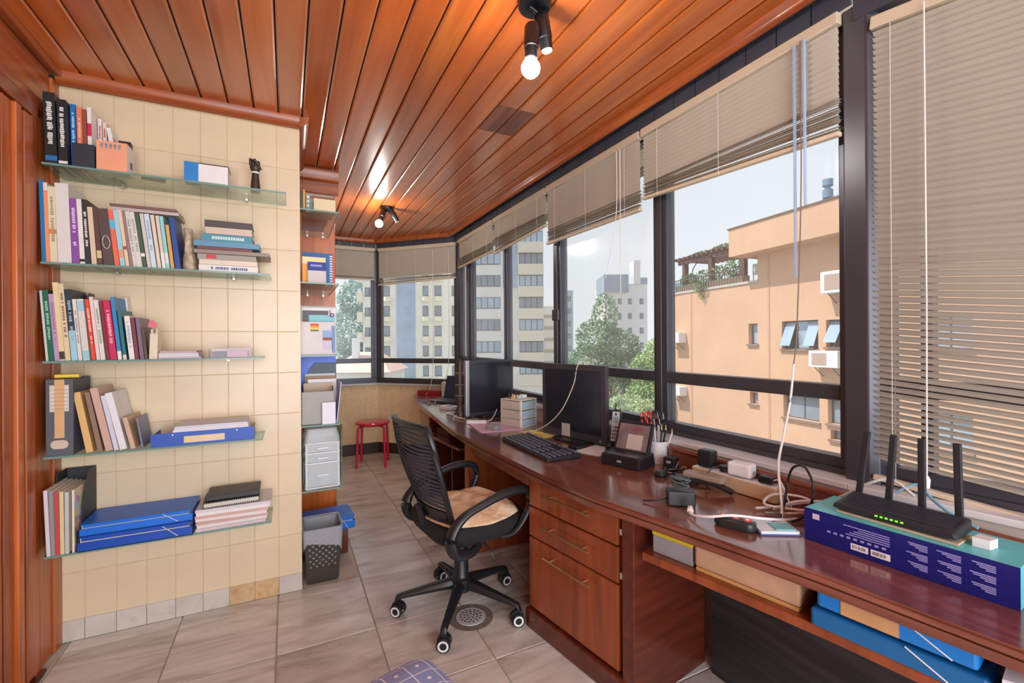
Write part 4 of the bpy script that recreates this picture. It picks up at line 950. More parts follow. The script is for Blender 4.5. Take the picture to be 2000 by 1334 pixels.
t = thing('magazine', 'magazine with a colourful illustrated cover, rightmost in the black file', 'magazine', (-0.806, 2.522, 0.4785), group='magazines in the black file', rot=(0, 0, 0))
MB().box(-0.004, 0.003, 0, 0.2, 0, 0.262).build('pages', PAGES, t); MB().box(0.003, 0.004, 0, 0.2, 0, 0.262).build('cover', POST, t)
BLUE2 = mat('glossy_blue_polypropylene', (12, 108, 214), 0.4, 0, 0.06, 6)
def elastic_folder(loc, label, w_, d, h, rz, m):
    t = thing('elastic_folder', label, 'folder', loc, rz, 'blue elastic folders on the lowest shelf')
    MB().prism(rrect(w_, d + .004, 0.012, 4), h - 0.004, h).box(-w_ / 2 + .012, w_ / 2 - .012, -d / 2 - 0.004, -d / 2 - 0.002, h * 0.72, h - .002).build('lid', m, t, bevel=0.001)
    MB().box(-w_ / 2, w_ / 2, -d / 2, d / 2, 0, 0.003).box(-w_ / 2, w_ / 2, -d / 2, -d / 2 + 0.002, 0.0, h * 0.62).box(w_ / 2 - .002, w_ / 2, -d / 2, d / 2, 0, h * .62).build('tray', m, t)
    for k in range(6): MB().box(-w_ / 2 + .006, w_ / 2 - .006 - 0.002 * k, -d / 2 + .005, d / 2 - .006, 0.004 + k * (h - .009) / 6, 0.0035 + (k + 1) * (h - .009) / 6).build('paper_sheaf', cm((224 - 12 * (k % 2), 214 - 10 * (k % 2), 204)), t)
    MB().tube([(w_ * 0.22, -d / 2 - 0.0055, h * 0.95), (w_ * 0.36, -d / 2 - 0.002, 0.006)], 0.0014, 6).build('elastic_cord', CORD, t)
    return t
elastic_folder((-0.592, 2.63, 0.4755), 'dark blue elastic folder, lower of two on the lowest shelf', 0.40, 0.22, 0.062, 0.0, BLUE)
elastic_folder((-0.592, 2.635, 0.538), 'bright blue elastic folder, upper of two on the lowest shelf', 0.395, 0.215, 0.05, R(0.6), BLUE2)
pc = [((206, 190, 196), 0.0), ((224, 214, 214), 0.016), ((196, 160, 150), 0.030), ((226, 218, 216), 0.044), ((206, 168, 156), 0.058), ((228, 224, 226), 0.072), ((210, 204, 210), 0.086)]
for k, (c, z) in enumerate(pc):
    flat(-0.385 + 0.004 * (k % 2), -0.10 + 0.004 * k, 0.4758 + z, 0.4758 + z + (0.015 if k else 0.0155), c, ['lowest pinkish-grey', 'white second', 'rust-edged third', 'off-white fourth', 'tan-edged fifth', 'white sixth', 'grey uppermost'][k] + ' paper bundle of the pile on the lowest shelf', 0.21, 2.535, rz=random.uniform(-.05, .03), name='paper_bundle', cat='papers', edge=c, group='paper pile on the lowest shelf')
sn = thing('spiral_notebook', 'black spiral notebook on top of the paper pile', 'notebook', (-0.245, 2.63, 0.5785), R(3))
MB().box(-0.115, 0.115, -0.085, 0.085, 0, 0.003).box(-0.115, 0.115, -0.085, 0.085, 0.021, 0.024).build('cover', mat('black_card_cover', (34, 32, 36), 0.5), sn)
MB().box(-0.112, 0.112, -0.08, 0.082, 0.003, 0.021).build('pages', PAGES, sn)
for k in range(24):
    x = -0.105 + k * 0.0091; MB().tube([(x, -0.084 + 0.010 * math.cos(R(a)), 0.012 + 0.013 * math.sin(R(a))) for a in range(0, 360, 45)], 0.0011, 5, closed=True).build('wire_loop', WHT, sn)
db = thing('black_diary', 'thin black diary lying on the spiral notebook', 'diary', (-0.237, 2.64, 0.604), R(1))
MB().box(-0.112, 0.112, -0.08, 0.08, 0, 0.025).build('cover', mat('black_leatherette', (40, 38, 40), 0.45), db, bevel=0.003); MB().box(0.1121, 0.1128, -0.075, 0.078, 0.004, 0.021).build('pages', PAGES, db)
# ------------------------------------------------------------------ things on the recess shelves
book(0.070, 0.084, 0.0, 0.10, 2.1005, (44, 40, 30), 'small black book at the wall on the top recess shelf', None, [(0.0, .98, (60, 56, 40))], 0.12, 2.80)
book(0.085, 0.095, 0.0, 0.108, 2.1005, (206, 160, 70), 'slim mustard book on the top recess shelf', None, None, 0.12, 2.80)
gb = thing('patterned_box', 'grey-green box with dotted edge on the top recess shelf', 'box', (0.175, 2.90, 2.1005))
MB().box(-0.075, 0.075, -0.03, 0.10, 0, 0.112).build('carton', cm((140, 156, 150)), gb, bevel=0.002)
MB().box(-0.05, 0.075, -0.0308, -0.03, 0.082, 0.100).build('red_band', cm((150, 70, 66)), gb)
for k in range(4): MB().cyl((-0.062, -0.031, 0.015 + 0.025 * k), (-0.062, -0.0302, 0.015 + 0.025 * k), 0.007, n=10).build('dot', cm((222, 226, 220)), gb)
tag(MB().box(-0.058, 0.058, -0.025, 0.025, 0, 0.072).build('cream_carton', cm((228, 208, 168)), None, (0.198, 2.835, 2.1005), bevel=0.002), 'cream carton at the front of the top recess shelf', 'box')
flat(0.088, 0.232, 2.1005, 2.125, (112, 22, 40), 'dark red book lying at the back of the top recess shelf', 0.15, 3.03, edge=(120, 30, 50))
flat(0.09, 0.225, 2.1005, 2.118, (70, 80, 150), 'violet-blue book lying behind the dark red one in the recess', 0.14, 3.2, edge=(90, 90, 150))
wc2 = thing('wall_calendar', 'blue card with white checked edge standing on the second recess shelf', 'card', (0.17, 2.93, 1.6905), rot=(R(-4), 0, 0))
MB().box(-0.09, 0.085, 0, 0.004, 0, 0.195).build('card', cm((40, 104, 170)), wc2)
for k in range(12): MB().box(0.062, 0.078, -0.0006, 0, 0.01 + k * .015, 0.018 + k * .015).build('white_square', cm((232, 226, 224)), wc2)
MB().box(0.078, 0.085, -0.0006, 0, 0, 0.195).build('red_edge', cm((216, 70, 60)), wc2)
oc = thing('orange_carton', 'orange and cream carton on the second recess shelf', 'box', (0.145, 2.885, 1.6905))
MB().box(-0.065, 0.06, -0.02, 0.02, 0, 0.155).build('carton', cm((236, 160, 40)), oc); MB().box(-0.065, 0.06, -0.0206, -0.02, 0.115, 0.155).build('cream_header', cm((240, 220, 160)), oc)
bb = thing('blue_booklet', 'white booklet with a royal blue title block in the recess', 'booklet', (0.158, 2.84, 1.6905), rot=(R(-5), 0, 0))
MB().box(-0.05, 0.047, 0, 0.012, 0, 0.125).build('pages', cm((214, 206, 206)), bb); MB().box(-0.05, 0.047, -0.0008, 0, 0.075, 0.125).build('blue_block', cm((30, 56, 150)), bb)
MB().box(-0.035, 0.025, -0.0014, -0.0008, 0.098, 0.110).build('title_print', cm((150, 160, 216)), bb)
tr = thing('desk_tray', 'shallow clear grey tray lying on the second recess shelf', 'tray', (0.17, 3.10, 1.6905))
MB().box(-0.085, 0.085, -0.12, 0.12, 0, 0.004).box(-0.085, -0.08, -0.12, 0.12, 0.004, 0.03).box(0.08, 0.085, -0.12, 0.12, 0.004, 0.03).build('tray', mat('smoky_plastic', (150, 156, 150), 0.3, alpha=0.7), tr)

ps = thing('poster_folder', 'clear-edged folder with a dark and teal cover standing on the third recess shelf', 'folder', (0.17, 2.90, 1.2805))
MB().box(-0.098, 0.098, 0, 0.03, 0, 0.285).build('clear_sleeve', glass('green_edge_sleeve', (220, 236, 220), 0.08, dust=0.2), ps)
MB().box(-0.092, 0.090, -0.002, -0.0005, 0.004, 0.275).build('white_sheet', cm((226, 222, 226)), ps)
MB().box(-0.090, 0.05, -0.003, -0.002, 0.19, 0.258).build('dark_block', cm((78, 76, 80)), ps)
MB().box(-0.055, 0.085, -0.0036, -0.003, 0.175, 0.232).build('teal_block', cm((130, 200, 206)), ps)
MB().box(0.056, 0.0625, -0.0046, -0.0036, 0.222, 0.262).tube([(0.0715 + 0.0095 * math.cos(R(q)), -0.0041, 0.2325 + 0.0095 * math.sin(R(q))) for q in range(0, 360, 24)], 0.0032, 6, closed=True).build('purple_letter', cm((130, 60, 140)), ps)
wd_ = thing('sticker_card', 'white card with two stickers leaning at the front of the third recess shelf', 'card', (0.165, 2.835, 1.2805), rot=(R(-6), 0, 0))
MB().box(-0.098, 0.088, 0, 0.012, 0, 0.192).build('card', cm((218, 212, 212)), wd_, bevel=0.002)
for k, (z0, z1, c) in enumerate(((0.170, 0.180, (206, 60, 40)), (0.157, 0.170, (236, 150, 40)), (0.148, 0.157, (240, 206, 60)), (0.136, 0.146, (110, 110, 70)))): MB().box(-0.045, 0.0, -0.0006, 0, z0, z1).build('sticker_stripe', cm(c), wd_)
MB().box(0.018, 0.072, -0.0008, 0, 0.03, 0.145).build('photo_card', cm((206, 196, 216)), wd_); MB().box(0.02, 0.070, -0.0014, -0.0008, 0.088, 0.14).build('photo_sky', cm((140, 176, 220)), wd_); MB().box(0.02, 0.070, -0.002, -0.0014, 0.083, 0.10).build('photo_ground', cm((140, 70, 60)), wd_)
MB().box(0.068, 0.086, -0.0008, 0, 0.01, 0.17).build('blue_strip', cm((110, 150, 200)), wd_)

# fourth recess shelf: blue file with boards and papers
bfl = thing('blue_magazine_file', 'royal blue upright file at the back of the fourth recess shelf', 'file', (0.17, 3.06, 0.8855))
MB().box(-0.098, 0.105, 0.0, 0.004, 0, 0.40).box(-0.098, -0.094, 0, 0.2, 0, 0.40).build('file_walls', mat('royal_blue_plastic', (8, 88, 220), 0.35), bfl)
tag(MB().prism([(-0.055, 0.0), (0.105, 0.0), (0.105, 0.34), (-0.02, 0.34), (-0.055, 0.29)], -0.002, 0.002).build('slate_divider', cm((58, 76, 92)), None, (0.17, 3.045, 0.8855), rot=(R(90), 0, 0)), 'slate grey divider board with clipped corner in front of the blue file', 'divider')
for k, (y, h, c, x0, x1, lb) in enumerate(((3.02, 0.275, (206, 206, 214), -0.075, 0.098, 'tall pale sheaf in front of the slate divider in the recess'), (2.995, 0.262, (150, 112, 70), -0.07, 0.098, 'brown paper folder with mixed sheets in the recess'), (2.97, 0.245, (226, 222, 226), -0.06, 0.10, 'white paper folder in the recess files'), (2.94, 0.225, (184, 158, 134), -0.085, 0.075, 'tan card folder in the recess files'))):
    t = thing('paper_folder', lb, 'folder', (0.17, y, 0.8855), group='papers filed on the fourth recess shelf', rot=(R(-3), 0, 0))
    MB().box(x0, x1, 0, 0.002, 0, h).box(x0 + .004, x1 - .004, 0.014, 0.016, 0, h - .004).build('cover', cm(c), t); MB().box(x0 + .003, x1 - .003, 0.002, 0.014, 0, h - .008).build('sheets', PAGES, t)
gf = thing('grey_magazine_file', 'grey magazine file at the front of the fourth recess shelf', 'file', (0.17, 2.82, 0.8855))
MB().box(-0.098, 0.072, 0, 0.003, 0, 0.185).box(-0.098, -0.095, 0.003, 0.11, 0, 0.185).box(0.069, 0.072, 0.003, 0.11, 0, 0.21).box(-0.098, 0.072, 0.003, 0.11, 0, 0.003).build('file_walls', cm((158, 156, 152)), gf)
tag(MB().box(-0.036, 0.036, -0.012, 0.012, 0, 0.125).build('white_box', cm((230, 228, 240)), None, (0.212, 2.803, 0.8855), bevel=0.002), 'narrow white box at the front edge of the fourth recess shelf', 'box')
tag(MB().box(-0.0025, 0.0025, -0.10, 0.10, 0, 0.235).build('violet_folder', cm((186, 190, 226)), None, (0.256, 2.91, 0.8862), rot=(0, R(6), 0)), 'thin pale violet folder at the right edge of the fourth recess shelf', 'folder')

# clear drawer tower on the fifth recess shelf
CLR = mat('frosted_clear_plastic', (226, 234, 238), 0.3, 0, 0.03, alpha=0.5)
dt = thing('drawer_tower', 'clear plastic drawer tower on the lowest recess shelf', 'drawer tower', (0.175, 2.90, 0.5205), R(3))
for z0, z1 in ((0.0, 0.008), (0.140, 0.148), (0.196, 0.204), (0.252, 0.258)):
    MB().prism(rrect(0.19, 0.18, 0.018, 4), z0, z1).build('tier_rim', mat('milky_plastic', (222, 230, 232), 0.35), dt)
for sx_ in (-1, 1):
    for sy_ in (-1, 1): MB().cyl((sx_ * 0.086, sy_ * 0.082, 0), (sx_ * 0.086, sy_ * 0.082, 0.255), 0.006, n=10).build('corner_post', MATS['milky_plastic'], dt)
for z0, z1, hz in ((0.01, 0.138, 0.075), (0.150, 0.194, 0.172), (0.206, 0.250, 0.228)):
    d = MB().box(-0.084, 0.084, -0.086, -0.083, z0, z1).box(-0.084, -0.082, -0.083, 0.08, z0, z1).box(0.082, 0.084, -0.083, 0.08, z0, z1).box(-0.084, 0.084, -0.083, 0.08, z0, z0 + .002).build('drawer', CLR, dt)
    MB().box(-0.03, 0.03, -0.096, -0.086, hz - 0.005, hz + 0.005).build('handle', MATS['milky_plastic'], d, bevel=0.002)
for k, (x, y, z, c) in enumerate(((-0.045, 0.0, 0.014, (90, 130, 104)), (0.012, -0.02, 0.014, (186, 190, 200)), (0.05, 0.02, 0.014, (96, 110, 140)))): MB().cbox((x, y, z + 0.028), (0.05, 0.09, 0.055)).build('stored_item', cm(c), dt)
rings = [[(x, y, z) for x, y in rrect(a, b, 0.018, 4)] for z, a, b in ((0.258, 0.19, 0.18), (0.285, 0.186, 0.176), (0.335, 0.16, 0.15), (0.338, 0.15, 0.14))]
MB().loft(rings, cap=True).build('clear_lid', CLR, dt, smooth=True)
tag(MB().box(-0.004, 0.004, -0.29, 0.29, 0, 0.355).build('glass_side_panel', glass('teal_glass', (200, 232, 222), 0.10), None, (0.281, 3.10, 0.521)), 'upright clear glass panel at the right side of the recess shelves', 'glass panel')
tag(MB().box(-0.012, 0.012, -0.01, 0.07, 0, 0.24).build('crumpled_packet', mat('crumpled_blue', (40, 90, 150), 0.35, 0, 0.5, 40), None, (0.084, 3.02, 0.5205), bevel=0.006), 'crumpled blue and white packet left of the drawer tower', 'packet')
# low timber step with a blue folder on it
tag(MB().box(0, 0.27, 0, 0.36, 0, 0.168).build('wooden_step', W_DARK, None, (0.075, 3.10, 0), bevel=0.004), 'low dark wooden step at the foot of the recess', 'step')
t = elastic_folder((0.225, 3.17, 0.169), 'blue elastic folder lying on the low step behind the waste bin', 0.30, 0.24, 0.075, R(4), BLUE2); t['group'] = 'folders near the floor'
del t['group']
# ------------------------------------------------------------------ things on the desk
T = DZ + 0.0008
SCR = mat('black_screen', (36, 38, 48), 0.22, 0, 0, coat=0.3)
BEZ = mat('grey_black_bezel', (62, 60, 66), 0.3, 0, 0.03)
SILV = mat('silver_bezel', (176, 178, 188), 0.3, 0.3, 0.02)
def monitor(loc, rz, w_, h, label, zb, bez, b=0.03, side=None):
    """screen faces local -y; loc is the middle of the stand foot"""
    t = thing('monitor', label, 'monitor', loc, rz)
    MB().box(-w_ / 2, w_ / 2, -0.012, 0.02, zb, zb + h).build('case', bez, t, bevel=0.006)
    MB().box(-w_ / 2 + .05, w_ / 2 - .05, 0.02, 0.05, zb + .05, zb + h - .05).build('rear_housing', BLKP, t, bevel=0.01)
    MB().box(-w_ / 2 + b, w_ / 2 - b, -0.0135, -0.012, zb + b * 1.3, zb + h - b).build('screen', SCR, t)
    if side: MB().box(-w_ / 2 - 0.004, -w_ / 2 + 0.026, -0.0145, 0.02, zb, zb + h).build('silver_edge', side, t, bevel=0.004)
    MB().box(-0.03, 0.03, 0.022, 0.045, 0.012, zb + h * .5).build('stand_neck', BLKP, t, bevel=0.004)
    MB().prism(rrect(0.24, 0.16, 0.05, 6), 0, 0.014).build('stand_foot', BLKP, t, bevel=0.004)
    MB().cyl((w_ / 2 - .04, -0.0125, zb + b * .5), (w_ / 2 - .04, -0.0145, zb + b * .5), 0.006, n=10).build('power_button', SILV, t)
    return t
m2 = monitor((1.525, 2.27, T), math.atan2(-0.50, 0.111), 0.515, 0.44, 'black monitor nearer the camera facing the office chair', 0.012, BEZ, 0.034)
MB().box(-0.03, 0.035, -0.017, -0.0136, -0.0 + 0.0, 0.075).build('sticky_note', cm((190, 180, 172)), m2, (-0.05, 0, 0.02))
monitor((1.452, 3.345, T), R(4), 0.42, 0.435, 'silver-edged black monitor farther along the desk', 0.008, BEZ, 0.02, SILV)

kb = thing('keyboard', 'black computer keyboard in front of the near monitor', 'keyboard', (1.235, 2.19, T), R(-91.5))
MB().add([(-0.285, -0.095, 0), (0.285, -0.095, 0), (0.285, 0.095, 0), (-0.285, 0.095, 0), (-0.285, -0.095, 0.014), (0.285, -0.095, 0.014), (0.285, 0.095, 0.026), (-0.285, 0.095, 0.026)], [(0, 3, 2, 1), (4, 5, 6, 7), (0, 1, 5, 4), (1, 2, 6, 5), (2, 3, 7, 6), (3, 0, 4, 7)]).build('case', BLKP, kb, bevel=0.004)
KEY = mat('dark_key', (84, 88, 104), 0.45, 0, 0.03)
key = MB().box(-0.0095, 0.0095, -0.0095, 0.0095, 0, 0.007).mesh('key', bevel=0.0015, seg=1)
for j in range(6):
    for i in range(24):
        if i in (15, 19) or (j == 5 and 4 <= i <= 9) or (j in (1, 2) and 16 <= i <= 18 and j == 1): continue
        y = 0.075 - j * 0.0295 + (-0.006 if j else 0.0); put('key', key, KEY, kb, (-0.264 + i * 0.023, y, 0.0145 + (y + 0.095) * 0.063), rot=(R(3.6), 0, 0))
MB().box(-0.06, 0.06, -0.0095, 0.0095, 0, 0.007).build('space_bar', KEY, kb, (-0.115, -0.0785, 0.0155), bevel=0.0015)

mp_ = tag(MB().prism(rrect(0.31, 0.34, 0.03, 5), 0, 0.004).build('mouse_pad', mat('pink_pad', (206, 168, 196), 0.7), None, (1.29, 2.87, T), R(-8)), 'pale pink mouse pad beside the small drawer box', 'mouse pad')
ms = thing('mouse', 'grey computer mouse on the pink pad', 'mouse', (1.232, 2.79, T + 0.0042), R(30))
rings = [[(x, y, z) for x, y in rrect(a, b, a * .45, 5)] for z, a, b in ((0, 0.062, 0.105), (0.012, 0.066, 0.11), (0.024, 0.058, 0.098), (0.032, 0.036, 0.066), (0.034, 0.01, 0.02))]
MB().loft(rings).build('shell', mat('grey_mouse', (140, 136, 140), 0.4), ms, smooth=True); MB().cbox((0, 0.03, 0.030), (0.007, 0.018, 0.007)).build('wheel', RUB, ms)
wp = thing('white_adapter', 'white cable adapter with coiled lead beside the pink pad', 'adapter', (1.22, 3.05, T), R(-30))
MB().cbox((0, 0, 0.012), (0.14, 0.045, 0.024)).build('body', WHT, wp, bevel=0.005); MB().tube([(0.07, 0, 0.014), (0.10, 0.05, 0.02), (0.12, 0.10, 0.05), (0.13, 0.16, 0.08)], 0.0035, 6).build('lead', WHT, wp, smooth=True)

# small plastic drawer box
fa = Vector((1.336, 2.889)); fb_ = Vector((1.41, 2.722)); sd_ = (fb_ - fa)
du = thing('mini_drawer_box', 'small cream plastic drawer box between the two monitors', 'drawer box', (1.336, 2.889, T), math.atan2(sd_.y, sd_.x))
CRM = mat('cream_plastic', (214, 204, 186), 0.4, 0, 0.03)
wd0, dp0 = sd_.length, 0.175
for z in (0.0, 0.060, 0.122, 0.184): MB().box(0, wd0, 0, dp0, z, z + 0.008).build('shelf_plate', CRM if z else CRM, du, bevel=0.002)
for x, y in ((0, 0), (wd0 - .01, 0), (0, dp0 - .01), (wd0 - .01, dp0 - .01)): MB().box(x, x + .01, y, y + .01, 0, 0.19).build('corner_post', WHT, du)
BLC = mat('bluish_clear_plastic', (184, 206, 222), 0.25, 0, 0.06, alpha=0.8)
for z in (0.009, 0.069, 0.131):
    d = MB().box(0.006, wd0 - .006, -0.006, 0.0, z, z + 0.05).build('drawer_front', mat('smoky_cream_plastic', (196, 184, 170), 0.35, 0, 0.06), du, bevel=0.002)
    MB().box(wd0 * .35, wd0 * .65, -0.012, -0.006, z + 0.034, z + 0.04).build('handle', CRM, d)
    MB().box(0.012, wd0 - .002, 0.012, dp0 - .012, z, z + 0.046).build('drawer_tub', BLC, du)
for k, (x, y, r, h, c) in enumerate(((0.045, 0.04, 0.007, 0.035, (40, 36, 40)), (0.07, 0.045, 0.006, 0.03, (206, 176, 120)), (0.09, 0.04, 0.006, 0.03, (216, 190, 140)), (0.11, 0.05, 0.006, 0.028, (196, 170, 120)))):
    ca_, sa_ = math.cos(du.rotation_euler.z), math.sin(du.rotation_euler.z)
    tag(MB().lathe([(0.001, 0), (r, 0), (r, h * .8), (r * .5, h), (0.001, h)], 12).build('vial', cm(c), None, (1.336 + x * ca_ - y * sa_, 2.889 + x * sa_ + y * ca_, T + 0.1925)), ['black-capped', 'leftmost amber', 'middle amber', 'rightmost amber'][k] + ' small vial standing on the mini drawer box', 'vial', 'vials on the mini drawer box')
tp = thing('tape_dispenser', 'clear tape dispenser lying on the mini drawer box', 'tape dispenser', (1.46, 2.85, T + 0.1925), R(-30))
MB().lathe([(0.018, 0), (0.032, 0), (0.032, 0.018), (0.018, 0.018)], 20).build('tape_roll', BLC, tp, smooth=True); MB().cbox((0.03, 0, 0.012), (0.05, 0.024, 0.024)).build('body', WHT, tp, bevel=0.004)

# things behind the monitors at the far end
lm = thing('wooden_statuette', 'dark turned wooden figure standing left of the far monitor', 'figurine', (1.225, 3.42, T))
MB().lathe([(0.001, 0), (0.045, 0), (0.04, 0.03), (0.022, 0.075), (0.02, 0.09), (0.034, 0.13), (0.028, 0.18), (0.032, 0.22), (0.026, 0.26), (0.032, 0.31), (0.026, 0.36), (0.03, 0.41), (0.015, 0.45), (0.001, 0.455)], 18).build('body', DKW, lm, smooth=True)
for z in (0.155, 0.24, 0.335): MB().lathe([(0.028, z), (0.036, z + .006), (0.028, z + .014)], 16).build('carved_ring', mat('tan_ring', (120, 96, 84), 0.5), lm, smooth=True)
bx = thing('open_laptop', 'dark blue-backed open laptop at the far end of the desk', 'laptop', (1.42, 4.30, T), R(-60))
MB().cbox((0, 0, 0.010), (0.34, 0.24, 0.018)).build('base', BEZ, bx, bevel=0.004)
MB().box(-0.17, 0.17, 0, 0.008, 0, 0.23).build('lid', mat('navy_lid', (34, 50, 84), 0.35), bx, (0, 0.118, 0.018), rot=(R(-14), 0, 0), bevel=0.003)
for k in range(4): MB().box(-0.15, 0.15, -0.055 + k * .035, -0.028 + k * .035, 0.0195, 0.0215).build('key_row', KEY, bx)
tag(MB().box(-0.14, 0.14, -0.05, 0.05, 0, 0.05).build('red_box', cm((150, 28, 44)), None, (1.44, 4.98, T), R(-42), bevel=0.004), 'long red box at the far end of the desk', 'box')
tag(MB().box(-0.13, 0.13, -0.08, 0.08, 0, 0.16).build('white_printer_box', cm((206, 210, 220)), None, (1.60, 4.62, T), R(-70), bevel=0.006), 'white box behind the laptop at the far end of the desk', 'box')
pbx = thing('card_box', 'white and blue card box lying beside the far laptop', 'box', (1.27, 3.82, T), R(-70))
MB().cbox((0, 0, 0.015), (0.16, 0.10, 0.03)).build('card', cm((222, 226, 236)), pbx, bevel=0.002); MB().cbox((0.01, 0, 0.0305), (0.07, 0.05, 0.001)).build('blue_print', cm((80, 120, 170)), pbx)
GLASSC = mat('white_shreds', (214, 214, 220), 0.6)
def cable(name, label, pts, r, m, plug=None):
    t = thing(name, label, 'cable', pts[0])
    o_ = Vector(pts[0]); q = smooth_path([Vector(p) - o_ for p in pts], 7)
    MB().tube(q, r, 6).build('lead', m, t, smooth=True)
    if plug: MB().tube([tuple(q[-2]), tuple(q[-1] + (q[-1] - q[-2]).normalized() * plug)], [r * 2.6, r * 2.2], 8).build('plug', m, t, smooth=True)
    return t
GREYC = mat('grey_cable', (150, 148, 150), 0.5); BLKC = mat('black_cable', (28, 28, 32), 0.45)
cable('cable', 'tangled pale cable near the far laptop', [(1.17, 4.15, .768), (1.23, 4.28, .775), (1.20, 4.42, .768), (1.28, 4.35, .778), (1.26, 4.2, .768), (1.19, 4.3, .77)], 0.005, GREYC)
cable('cable', 'white cable bundle left of the silver-edged monitor', [(1.13, 3.30, .766), (1.18, 3.42, .768), (1.16, 3.55, .772), (1.23, 3.48, .778), (1.17, 3.36, .77), (1.20, 3.25, .768)], 0.005, CORD)
cable('cable', 'brownish cable lying before the silver-edged monitor', [(1.10, 3.2, .766), (1.15, 3.28, .77), (1.22, 3.2, .768), (1.30, 3.22, .766)], 0.0035, mat('tan_cable', (150, 128, 112), 0.5))
yc = tag(MB().prism(rrect(0.10, 0.22, 0.005, 2), 0, 0.005).build('yellow_papers', mat('yellow_note_paper', (216, 200, 110), 0.8, 0, 0.4, 40), None, (1.42, 2.52, T), R(12)), 'yellow patterned note paper behind the keyboard', 'paper')
tag(MB().prism(rrect(0.20, 0.16, 0.003, 2), 0, 0.002).build('paper_sheet', cm((222, 224, 228)), None, (1.49, 1.99, T), R(18)), 'loose white sheet under the phone end of the near monitor', 'paper')
tag(MB().prism(rrect(0.10, 0.07, 0.008, 3), 0, 0.016).build('card_reader', BLKP, None, (1.44, 2.10, T), R(20), bevel=0.003), 'flat black card reader under the near monitor', 'card reader')

# cordless phone in its cradle
ph = thing('cordless_phone', 'cordless phone with silver handset standing in a black cradle', 'phone', (1.535, 1.90, T), R(-60))
MB().prism(rrect(0.085, 0.10, 0.03, 5), 0, 0.045).build('cradle', BLKP, ph, bevel=0.006)
MB().box(-0.03, 0.03, 0.015, 0.045, 0.04, 0.11).build('cradle_back', BLKP, ph, bevel=0.006)
Mh = Matrix.Translation((0.006, -0.012, 0.046)) @ Matrix.Rotation(R(-12), 4, 'X')
hs_ = MB(); rings = []
for z, a, b in ((0, .042, .024), (0.01, .048, .03), (0.08, .046, .028), (0.15, .050, .030), (0.175, .044, .026), (0.185, .03, .016)): rings.append([tuple(Mh @ Vector((x, y, z))) for x, y in rrect(a, b, 0.010, 4)])
hs_.loft(rings).tube([tuple(Mh @ Vector((-0.012, 0.004, 0.18))), tuple(Mh @ Vector((-0.012, 0.004, 0.215)))], 0.005, 8).build('handset', BLKP, ph, smooth=True)
MB().box(-0.019, 0.019, -0.0162, -0.0145, 0.02, 0.172, Mh).build('silver_face', mat('silver_face', (186, 200, 206), 0.35, 0.2), ph, bevel=0.0005)
MB().box(-0.013, 0.013, -0.0170, -0.0162, 0.115, 0.145, Mh).build('display', cm((130, 156, 160)), ph)
MB().cyl(tuple(Mh @ Vector((0, -0.0172, 0.158))), tuple(Mh @ Vector((0, -0.0162, 0.158))), 0.006, n=10).build('earpiece', BLKC, ph)
for j in range(4):
    for i in range(3): MB().box(-0.014 + i * .0105, -0.0065 + i * .0105, -0.0176, -0.0162, 0.032 + j * .018, 0.042 + j * .018, Mh).build('button', KEY, ph)

# tilting terminal with a screen
tm = thing('photo_dock', 'black dock with a tilted display on the desk', 'dock', (1.455, 1.705, T), R(-72)); tm.scale = (0.9, 1.0, 1.0)
MB().add([(-0.115, -0.075, 0), (0.115, -0.075, 0), (0.115, 0.075, 0), (-0.115, 0.075, 0), (-0.115, -0.07, 0.05), (0.115, -0.07, 0.05), (0.115, 0.06, 0.062), (-0.115, 0.06, 0.062)], [(0, 3, 2, 1), (4, 5, 6, 7), (0, 1, 5, 4), (1, 2, 6, 5), (2, 3, 7, 6), (3, 0, 4, 7)]).build('base', BLKP, tm, bevel=0.006)
MB().box(-0.09, 0.09, -0.066, -0.005, 0.052, 0.054).build('grey_plate', mat('dock_plate', (84, 86, 96), 0.4), tm)
Md = Matrix.Translation((0, 0.02, 0.05)) @ Matrix.Rotation(R(-22), 4, 'X')
d = MB().box(-0.105, 0.105, 0, 0.016, 0, 0.155, Md).build('display_frame', BLKP, tm, bevel=0.004)
MB().box(-0.09, 0.09, -0.001, 0.0, 0.014, 0.140, Md).build('display_glass', mat('photo_print', (128, 112, 112), 0.15, 0, 0.35, 9), d)
MB().box(-0.03, 0.06, -0.0016, -0.001, 0.02, 0.09, Md).build('photo_highlight', cm((186, 172, 166)), d)
MB().box(-0.02, 0.05, -0.0016, -0.001, 0.112, 0.12, Md).build('red_caption', cm((150, 60, 66)), d)
MB().box(-0.012, 0.012, -0.0775, -0.0745, 0.022, 0.032).build('silver_badge', SILV, tm)

